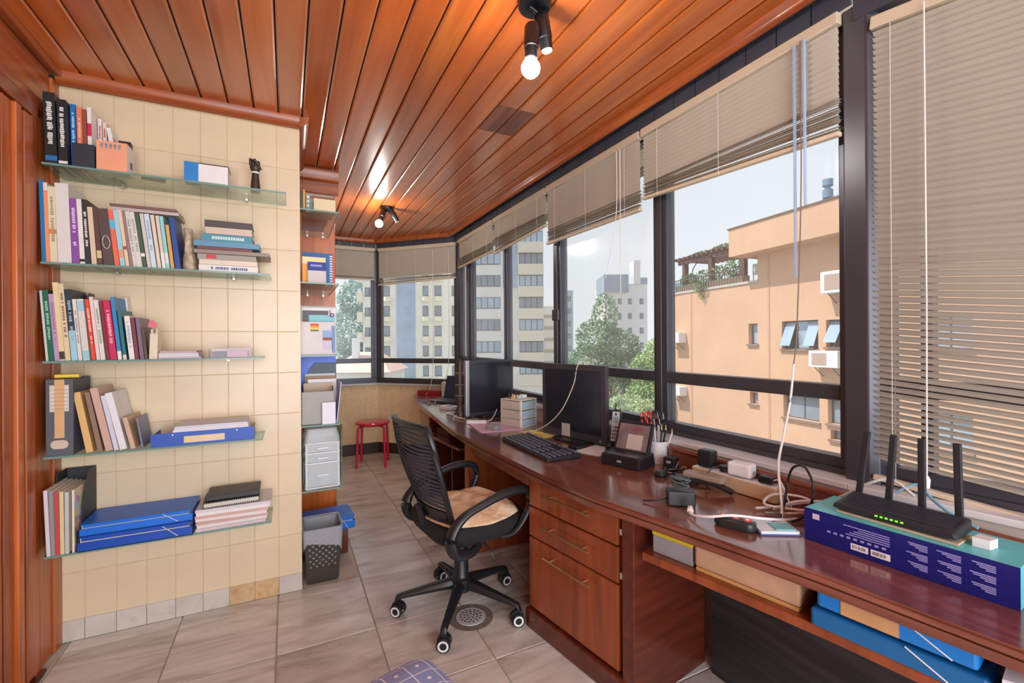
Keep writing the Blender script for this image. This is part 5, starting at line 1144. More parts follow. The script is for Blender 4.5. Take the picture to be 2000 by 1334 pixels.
# pen mug
pc_ = thing('pen_mug', 'white mug holding pens and scissors beside the dock', 'mug', (1.61, 1.665, T))
MB().lathe([(0.001, 0), (0.042, 0), (0.044, 0.01), (0.044, 0.105), (0.040, 0.105), (0.040, 0.008), (0.001, 0.006)], 24).build('cup', mat('white_glaze', (222, 222, 226), 0.25), pc_, smooth=True)
for k, (dx, dy, tx, ty, h, r, c, lb) in enumerate(((0.01, 0.0, 0.03, -0.02, 0.17, 0.0045, (30, 30, 34), 'black pen leaning right in the white mug'), (0.0, 0.015, -0.005, 0.02, 0.18, 0.0045, (206, 206, 210), 'white pen upright in the white mug'), (0.02, -0.01, 0.05, -0.04, 0.155, 0.004, (216, 220, 226), 'pale pen leaning to the near side of the white mug'), (-0.005, -0.012, 0.005, -0.018, 0.175, 0.004, (40, 44, 60), 'navy pencil in the white mug'))):
    t = thing('pen', lb, 'pen', (1.61 + dx, 1.665 + dy, T + 0.01), group='pens in the white mug')
    MB().cyl((0, 0, 0), (tx - dx, ty - dy, h * .86), r, n=8).build('barrel', cm(c), t, smooth=True); MB().tube([((tx - dx) * .99, (ty - dy) * .99, h * .86), (tx - dx, ty - dy, h)], [r * 0.9, r * .35], 8).build('tip', cm((200, 180, 130)), t, smooth=True)
for k, (ox, oy, c, lb) in enumerate(((-0.012, 0.018, (196, 36, 44), 'scissors with red handles in the white mug'), (0.006, 0.022, (110, 20, 40), 'second pair of scissors with dark red handles in the white mug'), (0.018, 0.012, (40, 40, 48), 'scissors with black handles in the white mug'))):
    t = thing('scissors', lb, 'scissors', (1.61 + ox, 1.665 + oy, T + 0.01), R(-50), group='scissors in the white mug', rot=(R(-10 + 3 * k), R(-14 + 6 * k), R(-60)))
    MB().box(-0.005, 0.005, -0.0012, 0.0012, 0, 0.165).build('blade', STEEL, t)
    for s_ in (-1, 1): MB().tube([(s_ * 0.013 + 0.011 * math.cos(R(a)), 0, 0.195 + 0.036 * math.sin(R(a))) for a in range(0, 360, 30)], 0.0052, 6, closed=True).build('handle_loop', cm(c, 0.3), t, smooth=True)

# power bricks, strip, cables
pa = thing('power_brick', 'black power brick with bundled wires standing on the desk', 'power brick', (1.265, 1.20, T), R(-38))
MB().cbox((0, 0, 0.026), (0.095, 0.055, 0.052)).build('body', BLKP, pa, bevel=0.005)
MB().tube(smooth_path([(-0.047, 0, 0.02), (-0.09, -0.01, 0.012), (-0.13, 0.0, 0.006)], 5), 0.003, 6).build('output_lead', BLKC, pa, smooth=True)
q = [(0.03 * math.cos(a * 1.9) * (1 + .2 * math.sin(a)), 0.018 * math.sin(a * 1.7), 0.06 + 0.018 * math.sin(a * 0.9 + 1) + 0.02) for a in [k * 0.5 for k in range(34)]]
MB().tube(smooth_path(q, 3), 0.0022, 5).build('wire_bundle', mat('grey_green_wire', (76, 92, 96), 0.4), pa, smooth=True)
ps_ = thing('power_strip', 'beige wooden-sided power strip at the back of the desk', 'power strip', (1.578, 1.22, T), R(-87))
MB().cbox((0, 0, 0.028), (0.36, 0.06, 0.055)).build('body', mat('beige_strip', (200, 172, 140), 0.5, 0, 0.08), ps_, bevel=0.004)
MB().cbox((0, 0, 0.0565), (0.35, 0.054, 0.003)).build('socket_face', WHT, ps_)
for k in range(4): MB().cyl((-0.12 + k * .08, 0, 0.058), (-0.12 + k * .08, 0, 0.0605), 0.016, n=14).build('socket', mat('socket_grey', (160, 160, 160), 0.5), ps_)
tag(MB().cbox((0, 0, 0.035), (0.065, 0.05, 0.07)).build('plug_adapter', BLKP, None, (1.572, 1.345, T + 0.0625), R(-80), bevel=0.008), 'black plug-in adapter on the far end of the power strip', 'adapter')
wa = thing('plug_adapter', 'white plug-in adapter in the middle of the power strip', 'adapter', (1.579, 1.19, T + 0.0625), R(-80))
MB().cbox((0, 0, 0.026), (0.09, 0.055, 0.052)).build('body', WHT, wa, bevel=0.008); MB().cbox((0.046, 0, 0.02), (0.006, 0.02, 0.014)).build('cable_collar', SILV, wa)
pl = thing('plug', 'black plug with ring lead on the power strip near the white adapter', 'plug', (1.576, 1.265, T + 0.0625), R(-70))
MB().cyl((0, 0, 0), (0, 0, 0.022), 0.019, n=14).build('body', BLKP, pl, smooth=True); MB().tube(smooth_path([(0.0, 0, 0.018), (-0.04, -0.03, 0.01), (-0.05, -0.07, -0.04), (-0.02, -0.1, -0.056)], 5), 0.003, 6).build('lead', BLKC, pl, smooth=True)
s2 = thing('usb_plug', 'small black plug at the near end of the power strip', 'plug', (1.583, 1.09, T + 0.0625), R(-80))
MB().cbox((0, 0, 0.012), (0.05, 0.035, 0.024)).build('body', BLKP, s2, bevel=0.004); MB().tube(smooth_path([(0.02, 0, 0.012), (0.05, -0.01, 0.02), (0.08, -0.03, -0.02), (0.10, -0.04, -0.058)], 4), 0.003, 6).build('lead', CORD, s2, smooth=True)
cb_ = thing('charger_cube', 'black charger cube at the back of the desk behind the dock', 'charger', (1.565, 1.54, T), R(-70))
MB().cbox((0, 0, 0.03), (0.055, 0.05, 0.06)).build('body', BLKP, cb_, bevel=0.005); MB().cbox((0, -0.0255, 0.04), (0.02, 0.001, 0.01)).build('mark', SILV, cb_)
h2 = thing('headset', 'black headset lying behind the power brick', 'headset', (1.50, 1.44, T), R(-60))
MB().tube([(0.065 * math.cos(R(a)), 0.055 * math.sin(R(a)), 0.012 + 0.008 * math.sin(R(a))) for a in range(-20, 201, 15)], 0.006, 8).build('headband', BLKP, h2, smooth=True)
for s_ in (-1, 1): MB().lathe([(0.001, 0), (0.026, 0), (0.028, 0.01), (0.02, 0.024), (0.001, 0.026)], 16, (0.065 * s_, -0.022, 0)).build('ear_cup', BLKP, h2, smooth=True)
mx_ = thing('tape_gun', 'black curved tape dispenser lying beside the power strip', 'tape dispenser', (1.465, 1.275, T), R(-75))
MB().tube(smooth_path([(-0.11, 0.0, 0.012), (-0.04, -0.01, 0.03), (0.03, 0, 0.035), (0.09, 0.01, 0.02), (0.11, 0.012, 0.012)], 5), [0.012] * 21, 8).build('body', BLKP, mx_, smooth=True)
MB().cbox((0.0, 0.012, 0.05), (0.16, 0.05, 0.022)).build('beige_top', mat('taupe_plastic', (150, 136, 122), 0.4), mx_, bevel=0.006)
cable('cable', 'black wire loop arching beside the white adapter', [(1.44, .91, .768), (1.46, .875, .80), (1.475, .86, .88), (1.50, .90, .935), (1.525, .955, .92), (1.54, .985, .86), (1.50, .97, .80), (1.40, .93, .772), (1.31, .95, .768)], 0.004, BLKC, 0.02)
cable('cable', 'white cable coil in front of the low desk rail', [(1.45, 1.04, .768), (1.52, 1.0, .775), (1.60, .95, .79), (1.58, .88, .785), (1.50, .93, .79), (1.47, 1.02, .785), (1.55, 1.04, .80), (1.61, .97, .80), (1.56, .89, .79), (1.47, .96, .772)], 0.0045, CORD)
cable('cable', 'second white cable coil running behind the router box', [(1.47, .99, .778), (1.55, .96, .80), (1.615, .90, .81), (1.61, .84, .85), (1.60, .78, .90), (1.615, .72, .93), (1.61, .66, .90)], 0.0042, CORD)
cable('cable', 'grey flat cable loop beside the router box', [(1.44, 1.0, .767), (1.5, .95, .77), (1.56, .90, .772), (1.52, .86, .774), (1.46, .92, .772)], 0.0042, GREYC)
cable('cable', 'thin tangle of pale wires behind the black dock', [(1.56, 1.60, .768), (1.60, 1.58, .78), (1.59, 1.52, .80), (1.55, 1.50, .77), (1.58, 1.47, .79), (1.54, 1.45, .768), (1.5, 1.5, .77), (1.55, 1.56, .775)], 0.0025, GREYC)
cable('cable', 'dark wires tangled between charger cube and tape dispenser', [(1.52, 1.48, .768), (1.47, 1.40, .775), (1.52, 1.36, .78), (1.55, 1.42, .785), (1.49, 1.46, .772), (1.46, 1.36, .768), (1.53, 1.31, .775)], 0.003, BLKC)
hb = thing('usb_hub', 'dark oval multi-tap with red sockets on the desk', 'usb hub', (1.262, 0.975, T), R(-68))
rings = [[(x, y, z) for x, y in rrect(a, b, b * .48, 6)] for z, a, b in ((0, 0.115, 0.05), (0.008, 0.125, 0.056), (0.024, 0.118, 0.05), (0.03, 0.09, 0.034))]
MB().loft(rings).build('body', mat('dark_green_plastic', (40, 44, 44), 0.35), hb, smooth=True)
for k in range(3):
    o = MB().cyl((-0.035 + k * .035, 0, 0.030), (-0.035 + k * .035, 0, 0.032), 0.013, n=14).build('red_socket', cm((206, 60, 66)), hb); MB().cbox((-0.035 + k * .035, 0, 0.0326), (0.010, 0.010, 0.001)).build('white_mark', WHT, o)
cable('cable', 'white lead with a small square plug curling left of the multi-tap', [(1.50, .90, .768), (1.42, .92, .775), (1.33, .935, .79), (1.25, .975, .80), (1.205, 1.03, .785), (1.20, 1.09, .772), (1.215, 1.11, .775)], 0.0042, CORD, 0.02)
nbk = thing('small_notebook', 'small blue-edged notepad with papers beside the router box', 'notepad', (1.352, 0.912, T), R(-30))
MB().prism(rrect(0.12, 0.10, 0.003, 2), 0, 0.004).build('blue_board', cm((60, 90, 150)), nbk); MB().prism(rrect(0.114, 0.094, 0.003, 2), 0.004, 0.012).build('paper_pad', cm((214, 220, 230)), nbk); MB().prism(rrect(0.06, 0.05, 0.003, 2), 0.012, 0.016).build('teal_card', cm((110, 176, 180)), nbk, (0.02, -0.015, 0))

# router on its carton
rb_ = Vector((1.414 - 1.373, 0.40 - 0.827)); ra = math.atan2(rb_.y, rb_.x); RL = 0.434
rx = thing('router_carton', 'navy and turquoise product carton under the router', 'box', (1.373, 0.827, T), ra)
NAVY = mat('navy_print', (22, 30, 110), 0.3, 0, 0.03); TEAL = mat('turquoise_print', (96, 196, 206), 0.35, 0, 0.04)
MB().box(0, RL, 0, 0.185, 0, 0.093).build('carton_sides', TEAL, rx, bevel=0.001)
MB().box(0, RL, -0.0006, 0.0, 0, 0.0935).box(-0.0006, 0, 0, 0.185, 0, 0.093).build('navy_front', NAVY, rx)
PRN = mat('lilac_print', (150, 150, 206), 0.5, 0, 0)
pt_ = MB(); rnd = random.Random(3)
for bx0, bw in ((0.235, 0.045), (0.295, 0.045), (0.352, 0.045)):
    for bz in (0.066, 0.042, 0.018):
        for ln in range(4):
            f = (1.0, 0.85, 0.6, 0.4)[ln] * rnd.uniform(.8, 1); pt_.box(bx0 + bw * (1 - f), bx0 + bw, -0.0009, -0.0006, bz + 0.012 - ln * .0042, bz + 0.0145 - ln * .0042)
for ln in range(5): pt_.box(0.145 - 0.01 * ln if ln else 0.10, 0.205, -0.0009, -0.0006, 0.074 - ln * .0058, 0.0765 - ln * .0058)
for k in range(9): pt_.box(0.06 + k * .016, 0.069 + k * .016, -0.0009, -0.0006, 0.040, 0.0455)
o = pt_.build('small_print', PRN, rx); o['kind'] = 'stuff'
for x0, x1 in ((0.118, 0.158), (0.164, 0.206)):
    o = MB().box(x0, x1, -0.0010, -0.0006, 0.014, 0.031).build('white_label', WHT, rx)
    bar = MB()
    for k in range(9): bar.box(x0 + .004 + k * .0035, x0 + .004 + k * .0035 + rnd.choice((.001, .0018)), -0.0012, -0.0010, 0.018, 0.027)
    b_ = bar.build('barcode', BLKC, o); b_['kind'] = 'stuff'
MB().box(0.022, 0.040, -0.0010, -0.0006, 0.066, 0.082).build('corner_badge', cm((206, 190, 216)), rx)
tag(MB().box(-0.13, 0.13, -0.04, 0.05, 0, 0.006).build('cardboard_insert', cm((196, 178, 150)), None, (1.373 + 0.2 * math.cos(ra) - 0.07 * math.sin(ra), 0.827 + 0.2 * math.sin(ra) + 0.07 * math.cos(ra), T + 0.094), ra - R(2)), 'flat cardboard piece under the router', 'cardboard')
ro = thing('router', 'black wireless router with four upright antennas on its carton', 'router', (1.373 + 0.195 * math.cos(ra) - 0.085 * math.sin(ra), 0.827 + 0.195 * math.sin(ra) + 0.085 * math.cos(ra), T + 0.1005), ra - R(1))
ROUT = mat('matt_black_router', (40, 42, 48), 0.4, 0, 0.06)
MB().add([(-0.135, -0.06, 0.006), (0.135, -0.06, 0.006), (0.13, 0.06, 0.0), (-0.13, 0.06, 0.0), (-0.128, -0.058, 0.022), (0.128, -0.058, 0.022), (0.13, 0.062, 0.034), (-0.13, 0.062, 0.034)], [(0, 3, 2, 1), (4, 5, 6, 7), (0, 1, 5, 4), (1, 2, 6, 5), (2, 3, 7, 6), (3, 0, 4, 7)]).build('case', ROUT, ro, bevel=0.005)
for k in range(9): MB().box(-0.115, 0.115, -0.04 + k * .011, -0.038 + k * .011, 0.0245 + k * .0011, 0.0262 + k * .0011).build('top_groove', mat('groove_grey', (70, 72, 84), 0.4), ro)
LED = mat('green_led', (90, 230, 40), 0.4, 0, 0, emit=3.0)
for k in range(6): MB().box(-0.03 + k * .011, -0.0245 + k * .011, -0.0605, -0.0585, 0.0125, 0.016).build('status_light', LED, ro)
for x, lean, tw in ((-0.118, 7, 0), (-0.045, 4, 0), (0.03, 0, 0), (0.105, -1, 0)):
    Ma = Matrix.Translation((x, 0.066, 0.02)) @ Matrix.Rotation(R(lean), 4, 'Y')
    a_ = MB().box(-0.0085, 0.0085, -0.005, 0.005, 0.0, 0.198, Ma).box(-0.011, 0.011, -0.008, 0.008, -0.018, 0.004, Ma).build('antenna', ROUT, ro, bevel=0.003)
tag(MB().prism([(0, 0), (0.03, 0.0), (0.036, 0.035), (0.004, 0.038)], 0, 0.022).build('white_tag', WHT, None, (1.373 + 0.345 * math.cos(ra) - 0.06 * math.sin(ra), 0.827 + 0.345 * math.sin(ra) + 0.06 * math.cos(ra), T + 0.0937), ra), 'folded white card tag at the right of the router', 'card')
cable('network_cable', 'pale blue network cable rising behind the router', [(1.60, .70, .90), (1.63, .66, .93), (1.615, .62, .90), (1.60, .57, .875), (1.59, .52, .862)], 0.004, mat('pale_blue_cable', (120, 176, 206), 0.4))

# ------------------------------------------------------------------ things under the worktop on the right
Z6 = 0.6006
gbx = thing('grey_storage_box', 'grey box with a yellow lid on the shelf under the desk', 'box', (1.292, 1.185, Z6), R(-77))
MB().box(-0.075, 0.075, -0.115, 0.10, 0, 0.068).build('box', cm((150, 148, 152)), gbx, bevel=0.003); MB().box(-0.077, 0.077, -0.118, 0.102, 0.062, 0.092).build('lid', mat('yellow_lid', (214, 192, 20), 0.4), gbx, bevel=0.003)
pgb = thing('wrapped_parcel', 'brown paper parcel in clear film on the shelf under the desk', 'parcel', (1.335, 0.945, Z6), R(-78))
MB().box(-0.155, 0.155, -0.115, 0.11, 0.012, 0.085).build('brown_wrap', mat('kraft_paper', (190, 152, 122), 0.55, 0, 0.1, 12), pgb, bevel=0.008); MB().box(-0.15, 0.15, -0.112, 0.11, 0, 0.011).build('cardboard_sheet', cm((206, 156, 96)), pgb)
for k, (z, m, lb, dx) in enumerate(((Z6, mat('teal_blue_board', (20, 100, 158), 0.4, 0, 0.04), 'teal-blue elastic folder, lower of two on the shelf under the desk', 0.0), (Z6 + 0.056, mat('bright_blue_board', (20, 122, 206), 0.35, 0, 0.04), 'bright blue elastic folder with a cardboard label, upper of two under the desk', 0.015))):
    t = thing('elastic_folder', lb, 'folder', (1.375, 0.585, z), R(-81), group='blue elastic folders under the desk')
    MB().box(-0.165 + dx, 0.165 - dx, -0.12, 0.12, 0, 0.048).build('board', m, t, bevel=0.008)
    MB().tube([(0.03, -0.1212, 0.047), (0.11, -0.1214, 0.004)], 0.0016, 6).build('elastic_cord', CORD, t)
    if k: MB().box(-0.095, 0.02, -0.1216, -0.1206, 0.004, 0.046).build('cardboard_label', cm((196, 150, 104)), t)
wbg = MB(); rg = []
for j in range(10):
    f = j / 9; x = 0.15 * (f - 0.5) * 2
    rg.append([(x, 0.11 * math.cos(R(a)) * random.uniform(.85, 1.05), 0.045 + 0.045 * math.sin(R(a)) * random.uniform(.8, 1.05)) for a in range(0, 360, 30)])
tag(wbg.loft(rg).build('plastic_bag', mat('white_bag_film', (206, 206, 212), 0.35, 0, 0.12, 20), None, (1.40, 0.25, Z6), R(-82), smooth=True), 'crumpled whitish plastic bag at the right end of the shelf under the desk', 'bag')

# ------------------------------------------------------------------ hanging blind cords and wands
def hang(name, label, pts, r, m):
    t = thing(name, label, 'cord', pts[0]); o_ = Vector(pts[0])
    MB().tube(smooth_path([Vector(p) - o_ for p in pts], 8), r, 6).build('strand', m, t, smooth=True)
    return t
hang('blind_cord', 'slanting pull cord of the blind above the near monitor', [(1.69, 2.06, 2.43), (1.688, 2.06, 2.1), (1.686, 2.11, 1.88), (1.685, 2.16, 1.72)], 0.0022, CORD)
hang('blind_cord', 'straight pull cord of the blind above the near monitor', [(1.69, 2.03, 2.43), (1.69, 2.03, 2.0), (1.69, 2.03, 1.62)], 0.0022, CORD)
hang('blind_cord', 'pale cord drooping over the near monitor to the desk', [(1.60, 2.165, 1.16), (1.575, 2.16, 1.215), (1.53, 2.165, 1.228), (1.492, 2.175, 1.205), (1.475, 2.19, 1.1), (1.44, 2.26, .95), (1.40, 2.36, .85), (1.34, 2.46, .79), (1.31, 2.52, .768)], 0.003, mat('buff_cord', (206, 190, 172), 0.6))
hang('blind_cord', 'long brown cord hanging from the widest blind down to the desk', [(1.685, 1.02, 2.44), (1.685, 1.02, 1.9), (1.68, 1.035, 1.4), (1.675, 1.045, 1.26)], 0.0025, mat('brown_cord', (120, 100, 92), 0.6))
hang('blind_cord', 'white knotted cord continuing from the brown one to the desk', [(1.675, 1.045, 1.26), (1.66, 1.05, 1.12), (1.63, 1.06, 0.98), (1.56, 1.03, 0.90), (1.47, 0.96, 0.80), (1.42, 0.93, .768)], 0.0042, CORD)
WAND = mat('clear_wand', (170, 196, 226), 0.15, 0, 0.02, alpha=0.6)
hang('tilt_wand', 'left clear tilt wand of the widest blind', [(1.69, 1.045, 2.44), (1.69, 1.045, 1.58)], 0.006, WAND)
hang('tilt_wand', 'right clear tilt wand of the widest blind', [(1.69, 1.01, 2.44), (1.69, 1.008, 1.84)], 0.006, WAND)
hang('blind_cord', 'left cord of the slanted far window blind hanging to the desk end', [(1.50, 5.07, 2.40), (1.50, 5.07, 1.2), (1.45, 5.02, .85), (1.36, 4.9, .77)], 0.003, CORD)
hang('blind_cord', 'right cord of the slanted far window blind hanging to the desk end', [(1.64, 4.93, 2.40), (1.64, 4.93, 1.2), (1.57, 4.9, .9), (1.53, 4.86, .80)], 0.003, CORD)
# ------------------------------------------------------------------ outside: city seen through the windows
GRID = R(-26.3)
def city(lat, d, z=0.0): return (lat * math.cos(GRID) - d * math.sin(GRID), lat * math.sin(GRID) + d * math.cos(GRID), z)
GZ = -16.0
struct(MB().box(-200, 300, -100, 400, GZ - 1, GZ).build('ground', mat('street_ground', (150, 152, 142), 0.9, 0, 0.3, 0.05)))
struct(MB().box(-6.0, 0.05, 5.95, 9.5, GZ, 6.0).build('sun_blocker', PLASTER))  # unseen block added to keep the sun out of the far windows
struct(MB().box(-6.0, 2.4, -4.0, 5.95, 2.93, 3.3).build('roof_slab', PLASTER))
WINB = mat('sky_reflecting_window', (170, 188, 206), 0.15, 0.2, 0.12, 0.6)
WIND = mat('hazed_window', (142, 152, 164), 0.25, 0.0, 0.2, 0.8)  # glass colour lightened to carry the haze over the towers
WFR = mat('grey_window_frame', (110, 108, 112), 0.5, 0.2, 0.03)

def ribbed(name, c, sc=9.0, k=0.10):
    m = bpy.data.materials.new(name); m.use_nodes = True; n = m.node_tree.nodes; l = m.node_tree.links; b = n['Principled BSDF']; b.inputs['Roughness'].default_value = 0.8
    t = n.new('ShaderNodeTexCoord'); br = n.new('ShaderNodeTexBrick'); mp = n.new('ShaderNodeMapping'); mp.inputs['Rotation'].default_value = (R(90), 0, 0)
    l.new(t.outputs['Object'], mp.inputs[0]); l.new(mp.outputs[0], br.inputs['Vector'])
    br.offset = 0.0; br.inputs['Scale'].default_value = sc; br.inputs['Brick Width'].default_value = 0.9; br.inputs['Row Height'].default_value = 0.9; br.inputs['Mortar Size'].default_value = 0.03
    c1 = lin(c); br.inputs['Color1'].default_value = c1 + (1,); br.inputs['Color2'].default_value = tuple(x * (1 - k * .6) for x in c1) + (1,); br.inputs['Mortar'].default_value = tuple(x * (1 - k * 2) for x in c1) + (1,)
    ns = n.new('ShaderNodeTexNoise'); ns.inputs['Scale'].default_value = 0.5; l.new(t.outputs['Object'], ns.inputs['Vector'])
    hs = n.new('ShaderNodeHueSaturation'); mr = n.new('ShaderNodeMapRange'); mr.inputs['To Min'].default_value = 0.88; mr.inputs['To Max'].default_value = 1.1; l.new(ns.outputs['Fac'], mr.inputs['Value']); l.new(mr.outputs[0], hs.inputs['Value']); l.new(br.outputs['Color'], hs.inputs['Color'])
    l.new(hs.outputs[0], b.inputs['Base Color']); return m
ORG = ribbed('apricot_ceramic_cladding', (220, 176, 146), 9.0, 0.07)
ORD = ribbed('rose_ceramic_cladding', (212, 160, 136), 9.0, 0.10)
ob_ = thing('apricot_building', 'apricot-clad apartment building with roof pergola right outside', 'building', (21.83, 21.07, 0), R(-97.64))
HOLES = [(5.68, 6.24, 1.14, 2.17), (7.60, 9.38, 0.93, 2.21), (9.73, 11.6, 1.03, 2.18), (5.74, 6.24, -1.87, -1.27), (7.66, 9.42, -2.25, -1.19), (9.79, 11.6, -2.2, -1.15), (10.5, 11.7, 4.1, 5.27), (9.9, 10.64, -2.85, -2.45)]
HOLES += [(13.2 + k * 2.9, 14.6 + k * 2.9, 1.0 - 3.4 * r_, 2.2 - 3.4 * r_) for r_ in range(2) for k in range(3)]
def skin(u0, u1, z0, z1, t):
    us = sorted({u0, u1} | {h[q] for h in HOLES for q in (0, 1) if u0 < h[q] < u1}); mb = MB()
    for a, b in zip(us[:-1], us[1:]):
        z = z0
        for h in sorted([h for h in HOLES if h[0] <= a + 1e-6 and h[1] >= b - 1e-6], key=lambda h: h[2]):
            mb.box(a, b, 0, t, z, h[2]); z = h[3]
        mb.box(a, b, 0, t, z, z1)
    return mb
skin(0, 6.25, GZ, 4.29, 0.3).box(0, 6.25, 0.3, 9, GZ, 4.29).build('lower_wing_wall', ORG, ob_)
skin(6.25, 30, GZ, 5.60, 0.3).box(6.25, 30, 0.3, 9, GZ, 5.60).build('main_wall', ORG, ob_)
MB().box(5.38, 30, -0.95, 9.4, 5.56, 6.93).build('roof_parapet', ORG, ob_)
MB().box(5.33, 30, -1.0, 9.5, 6.93, 7.0).build('coping', cm((120, 96, 86)), ob_)
MB().box(1.42, 1.55, -0.02, 0.0, GZ, 4.2).box(6.85, 6.95, -0.02, 0, GZ, 5.5).build('wall_joint', ORD, ob_)
MB().box(5.3, 6.24, 0.7, 1.4, 4.29, 5.30).build('white_terrace_wall', cm((230, 230, 232)), ob_); MB().box(5.32, 6.2, 0.68, 0.70, 4.75, 4.9).build('grey_band', cm((150, 160, 170)), ob_)
MB().box(-0.05, 6.3, -0.06, 0.25, 4.22, 4.34).build('terrace_edge', cm((196, 190, 184)), ob_)
for u in (0.4, 2.6, 4.9): MB().box(u, u + 0.28, 0.25, 0.5, 4.3, 6.15).build('pergola_post', cm((110, 70, 70)), ob_)
MB().box(0.0, 5.4, 0.25, 0.45, 6.05, 6.25).build('pergola_beam', cm((110, 72, 72)), ob_)
for k in range(14): MB().box(0.05 + k * .39, 0.17 + k * .39, -0.1, 3.0, 6.25, 6.42).build('pergola_rafter', cm((120, 80, 78)), ob_)
for k in range(26): MB().cyl((0.1 + k * .2, 0.02, 4.34), (0.1 + k * .2, 0.02, 5.02), 0.018, n=6).build('railing_bar', cm((90, 84, 84)), ob_)
MB().box(0.0, 5.3, 0.0, 0.05, 5.02, 5.07).build('handrail', cm((90, 84, 84)), ob_)
MB().box(0.1, 5.2, 0.1, 0.6, 4.3, 4.72).build('planter', cm((150, 130, 112)), ob_)
def bwin(u0, u1, z0, z1, n=2, open_=0, glassm=WINB):
    D_ = 0.29
    MB().box(u0, u1, D_ - 0.012, D_, z0, z1).build('window_reveal', cm((96, 80, 82)), ob_)
    f = MB().box(u0, u1, D_ - 0.05, D_ - 0.012, z1 - .05, z1).box(u0, u1, D_ - 0.05, D_ - 0.012, z0, z0 + .05)
    for k in range(n + 1):
        x = u0 + (u1 - u0 - 0.05) * k / n; f.box(x, x + .05, D_ - 0.05, D_ - 0.012, z0 + .05, z1 - .05)
    f = f.build('window', WFR, ob_)
    w_ = (u1 - u0 - 0.05) / n
    for k in range(n):
        a = u0 + 0.06 + w_ * k; b = a + w_ - 0.07
        if open_ and k != 1:
            h = z1 - z0 - .12; MB().box(a, b, -0.01, 0.01, -h, 0).build('tilted_pane', glassm, f, (0, D_ - 0.06, z1 - 0.06), rot=(R(-open_), 0, 0))
        else: MB().box(a, b, D_ - 0.03, D_ - 0.015, z0 + .05, z1 - .05).build('pane', glassm, f)
    MB().box(u0 - .06, u1 + .06, -0.10, 0.0, z0 - .09, z0).build('sill_ledge', cm((150, 124, 110)), ob_)
bwin(5.68, 6.24, 1.14, 2.17, 1, 0); bwin(7.60, 9.38, 0.93, 2.21, 3, 22); bwin(9.73, 11.6, 1.03, 2.18, 3, 30)
bwin(5.74, 6.24, -1.87, -1.27, 1); bwin(7.66, 9.42, -2.25, -1.19, 2, 0, WIND); bwin(9.79, 11.6, -2.2, -1.15, 2, 0, WIND)
bwin(10.5, 11.7, 4.1, 5.27, 2); bwin(9.9, 10.64, -2.85, -2.45, 1, 0, WIND)
for r_ in range(2):
    for k in range(3): bwin(13.2 + k * 2.9, 14.6 + k * 2.9, 1.0 - 3.4 * r_, 2.2 - 3.4 * r_, 2, 0, WINB if k != 1 else WIND)
def acunit(u, z, w_, h, label, d=0.55):
    ca_, sa_ = math.cos(R(-97.64)), math.sin(R(-97.64))
    t = thing('air_conditioner', label, 'air conditioner', (21.83 + u * ca_, 21.07 + u * sa_, z), R(-97.64), 'air conditioners on the apricot building')
    MB().box(0, w_, -d, -0.003, 0, h).build('case', WHT, t, bevel=0.02); MB().box(w_ * .12, w_ * .62, -d - .012, -d, h * .15, h * .85).build('grille', cm((190, 160, 150)), t)
    for x in (w_ * .2, w_ * .8): MB().tube([(x, -0.005, -0.4), (x, -d + .05, -0.01)], 0.02, 6).build('bracket', WFR, t)
acunit(0.08, 1.2, 0.95, 0.62, 'upper air conditioner at the left edge of the apricot building')
acunit(0.14, -2.0, 0.95, 0.55, 'lower air conditioner at the left edge of the apricot building')
acunit(9.9, 3.25, 1.5, 0.9, 'large white air conditioner below the upper right window outside')
acunit(9.36, 0.18, 1.25, 0.7, 'white air conditioner below the tilted right windows outside')
ant = thing('rooftop_antenna', 'blue-grey antenna drum on the roof of the apricot building', 'antenna', (21.83 + 9.55 * math.cos(R(-97.64)), 21.07 + 9.55 * math.sin(R(-97.64)), 7.0), R(-97.64))
MB().cyl((0, 0.4, 0), (0, 0.4, 0.5), 0.06, n=8).build('mast', WFR, ant); MB().lathe([(0.001, 0.45), (0.2, 0.45), (0.2, 0.8), (0.12, 0.82), (0.12, 0.95), (0.2, 0.97), (0.2, 1.25), (0.001, 1.3)], 14, (0, 0.4, 0)).build('drum', mat('blue_grey_drum', (120, 150, 176), 0.5), ant, smooth=True)
MB().box(-0.9, 0.9, 0.2, 0.7, 0, 0.08).build('mount', WFR, ant)

LEAFM = {}
def leafmat(name, c):
    m = mat(name, c, 0.7, 0, 0.35, 0.9); return m
def leaf_mesh(clumps, n, size, name='foliage', seed=1):
    rnd = random.Random(seed); vs = []; fs = []
    tot = sum(r[3] * r[4] * r[5] for r in clumps) ** 1.0
    for (x, y, z, a, b, c) in clumps:
        for _ in range(int(n * (a * b * c) / tot)):
            th = rnd.uniform(0, 2 * math.pi); cz = rnd.uniform(-1, 1); rr = rnd.uniform(0.45, 1.0) ** 0.5; sq_ = math.sqrt(1 - cz * cz)
            p = Vector((x + a * rr * sq_ * math.cos(th), y + b * rr * sq_ * math.sin(th), z + c * rr * cz))
            u = Vector((rnd.uniform(-1, 1), rnd.uniform(-1, 1), rnd.uniform(-1, 1))).normalized(); v = u.cross(Vector((rnd.uniform(-1, 1), rnd.uniform(-1, 1), rnd.uniform(-1, 1)))).normalized()
            s_ = size * rnd.uniform(.6, 1.3); k = len(vs); vs += [tuple(p - u * s_), tuple(p + v * s_ * .5), tuple(p + u * s_), tuple(p - v * s_ * .5)]; fs.append((k, k + 1, k + 2, k + 3))
    me = bpy.data.meshes.new(name); me.from_pydata(vs, [], fs); return me
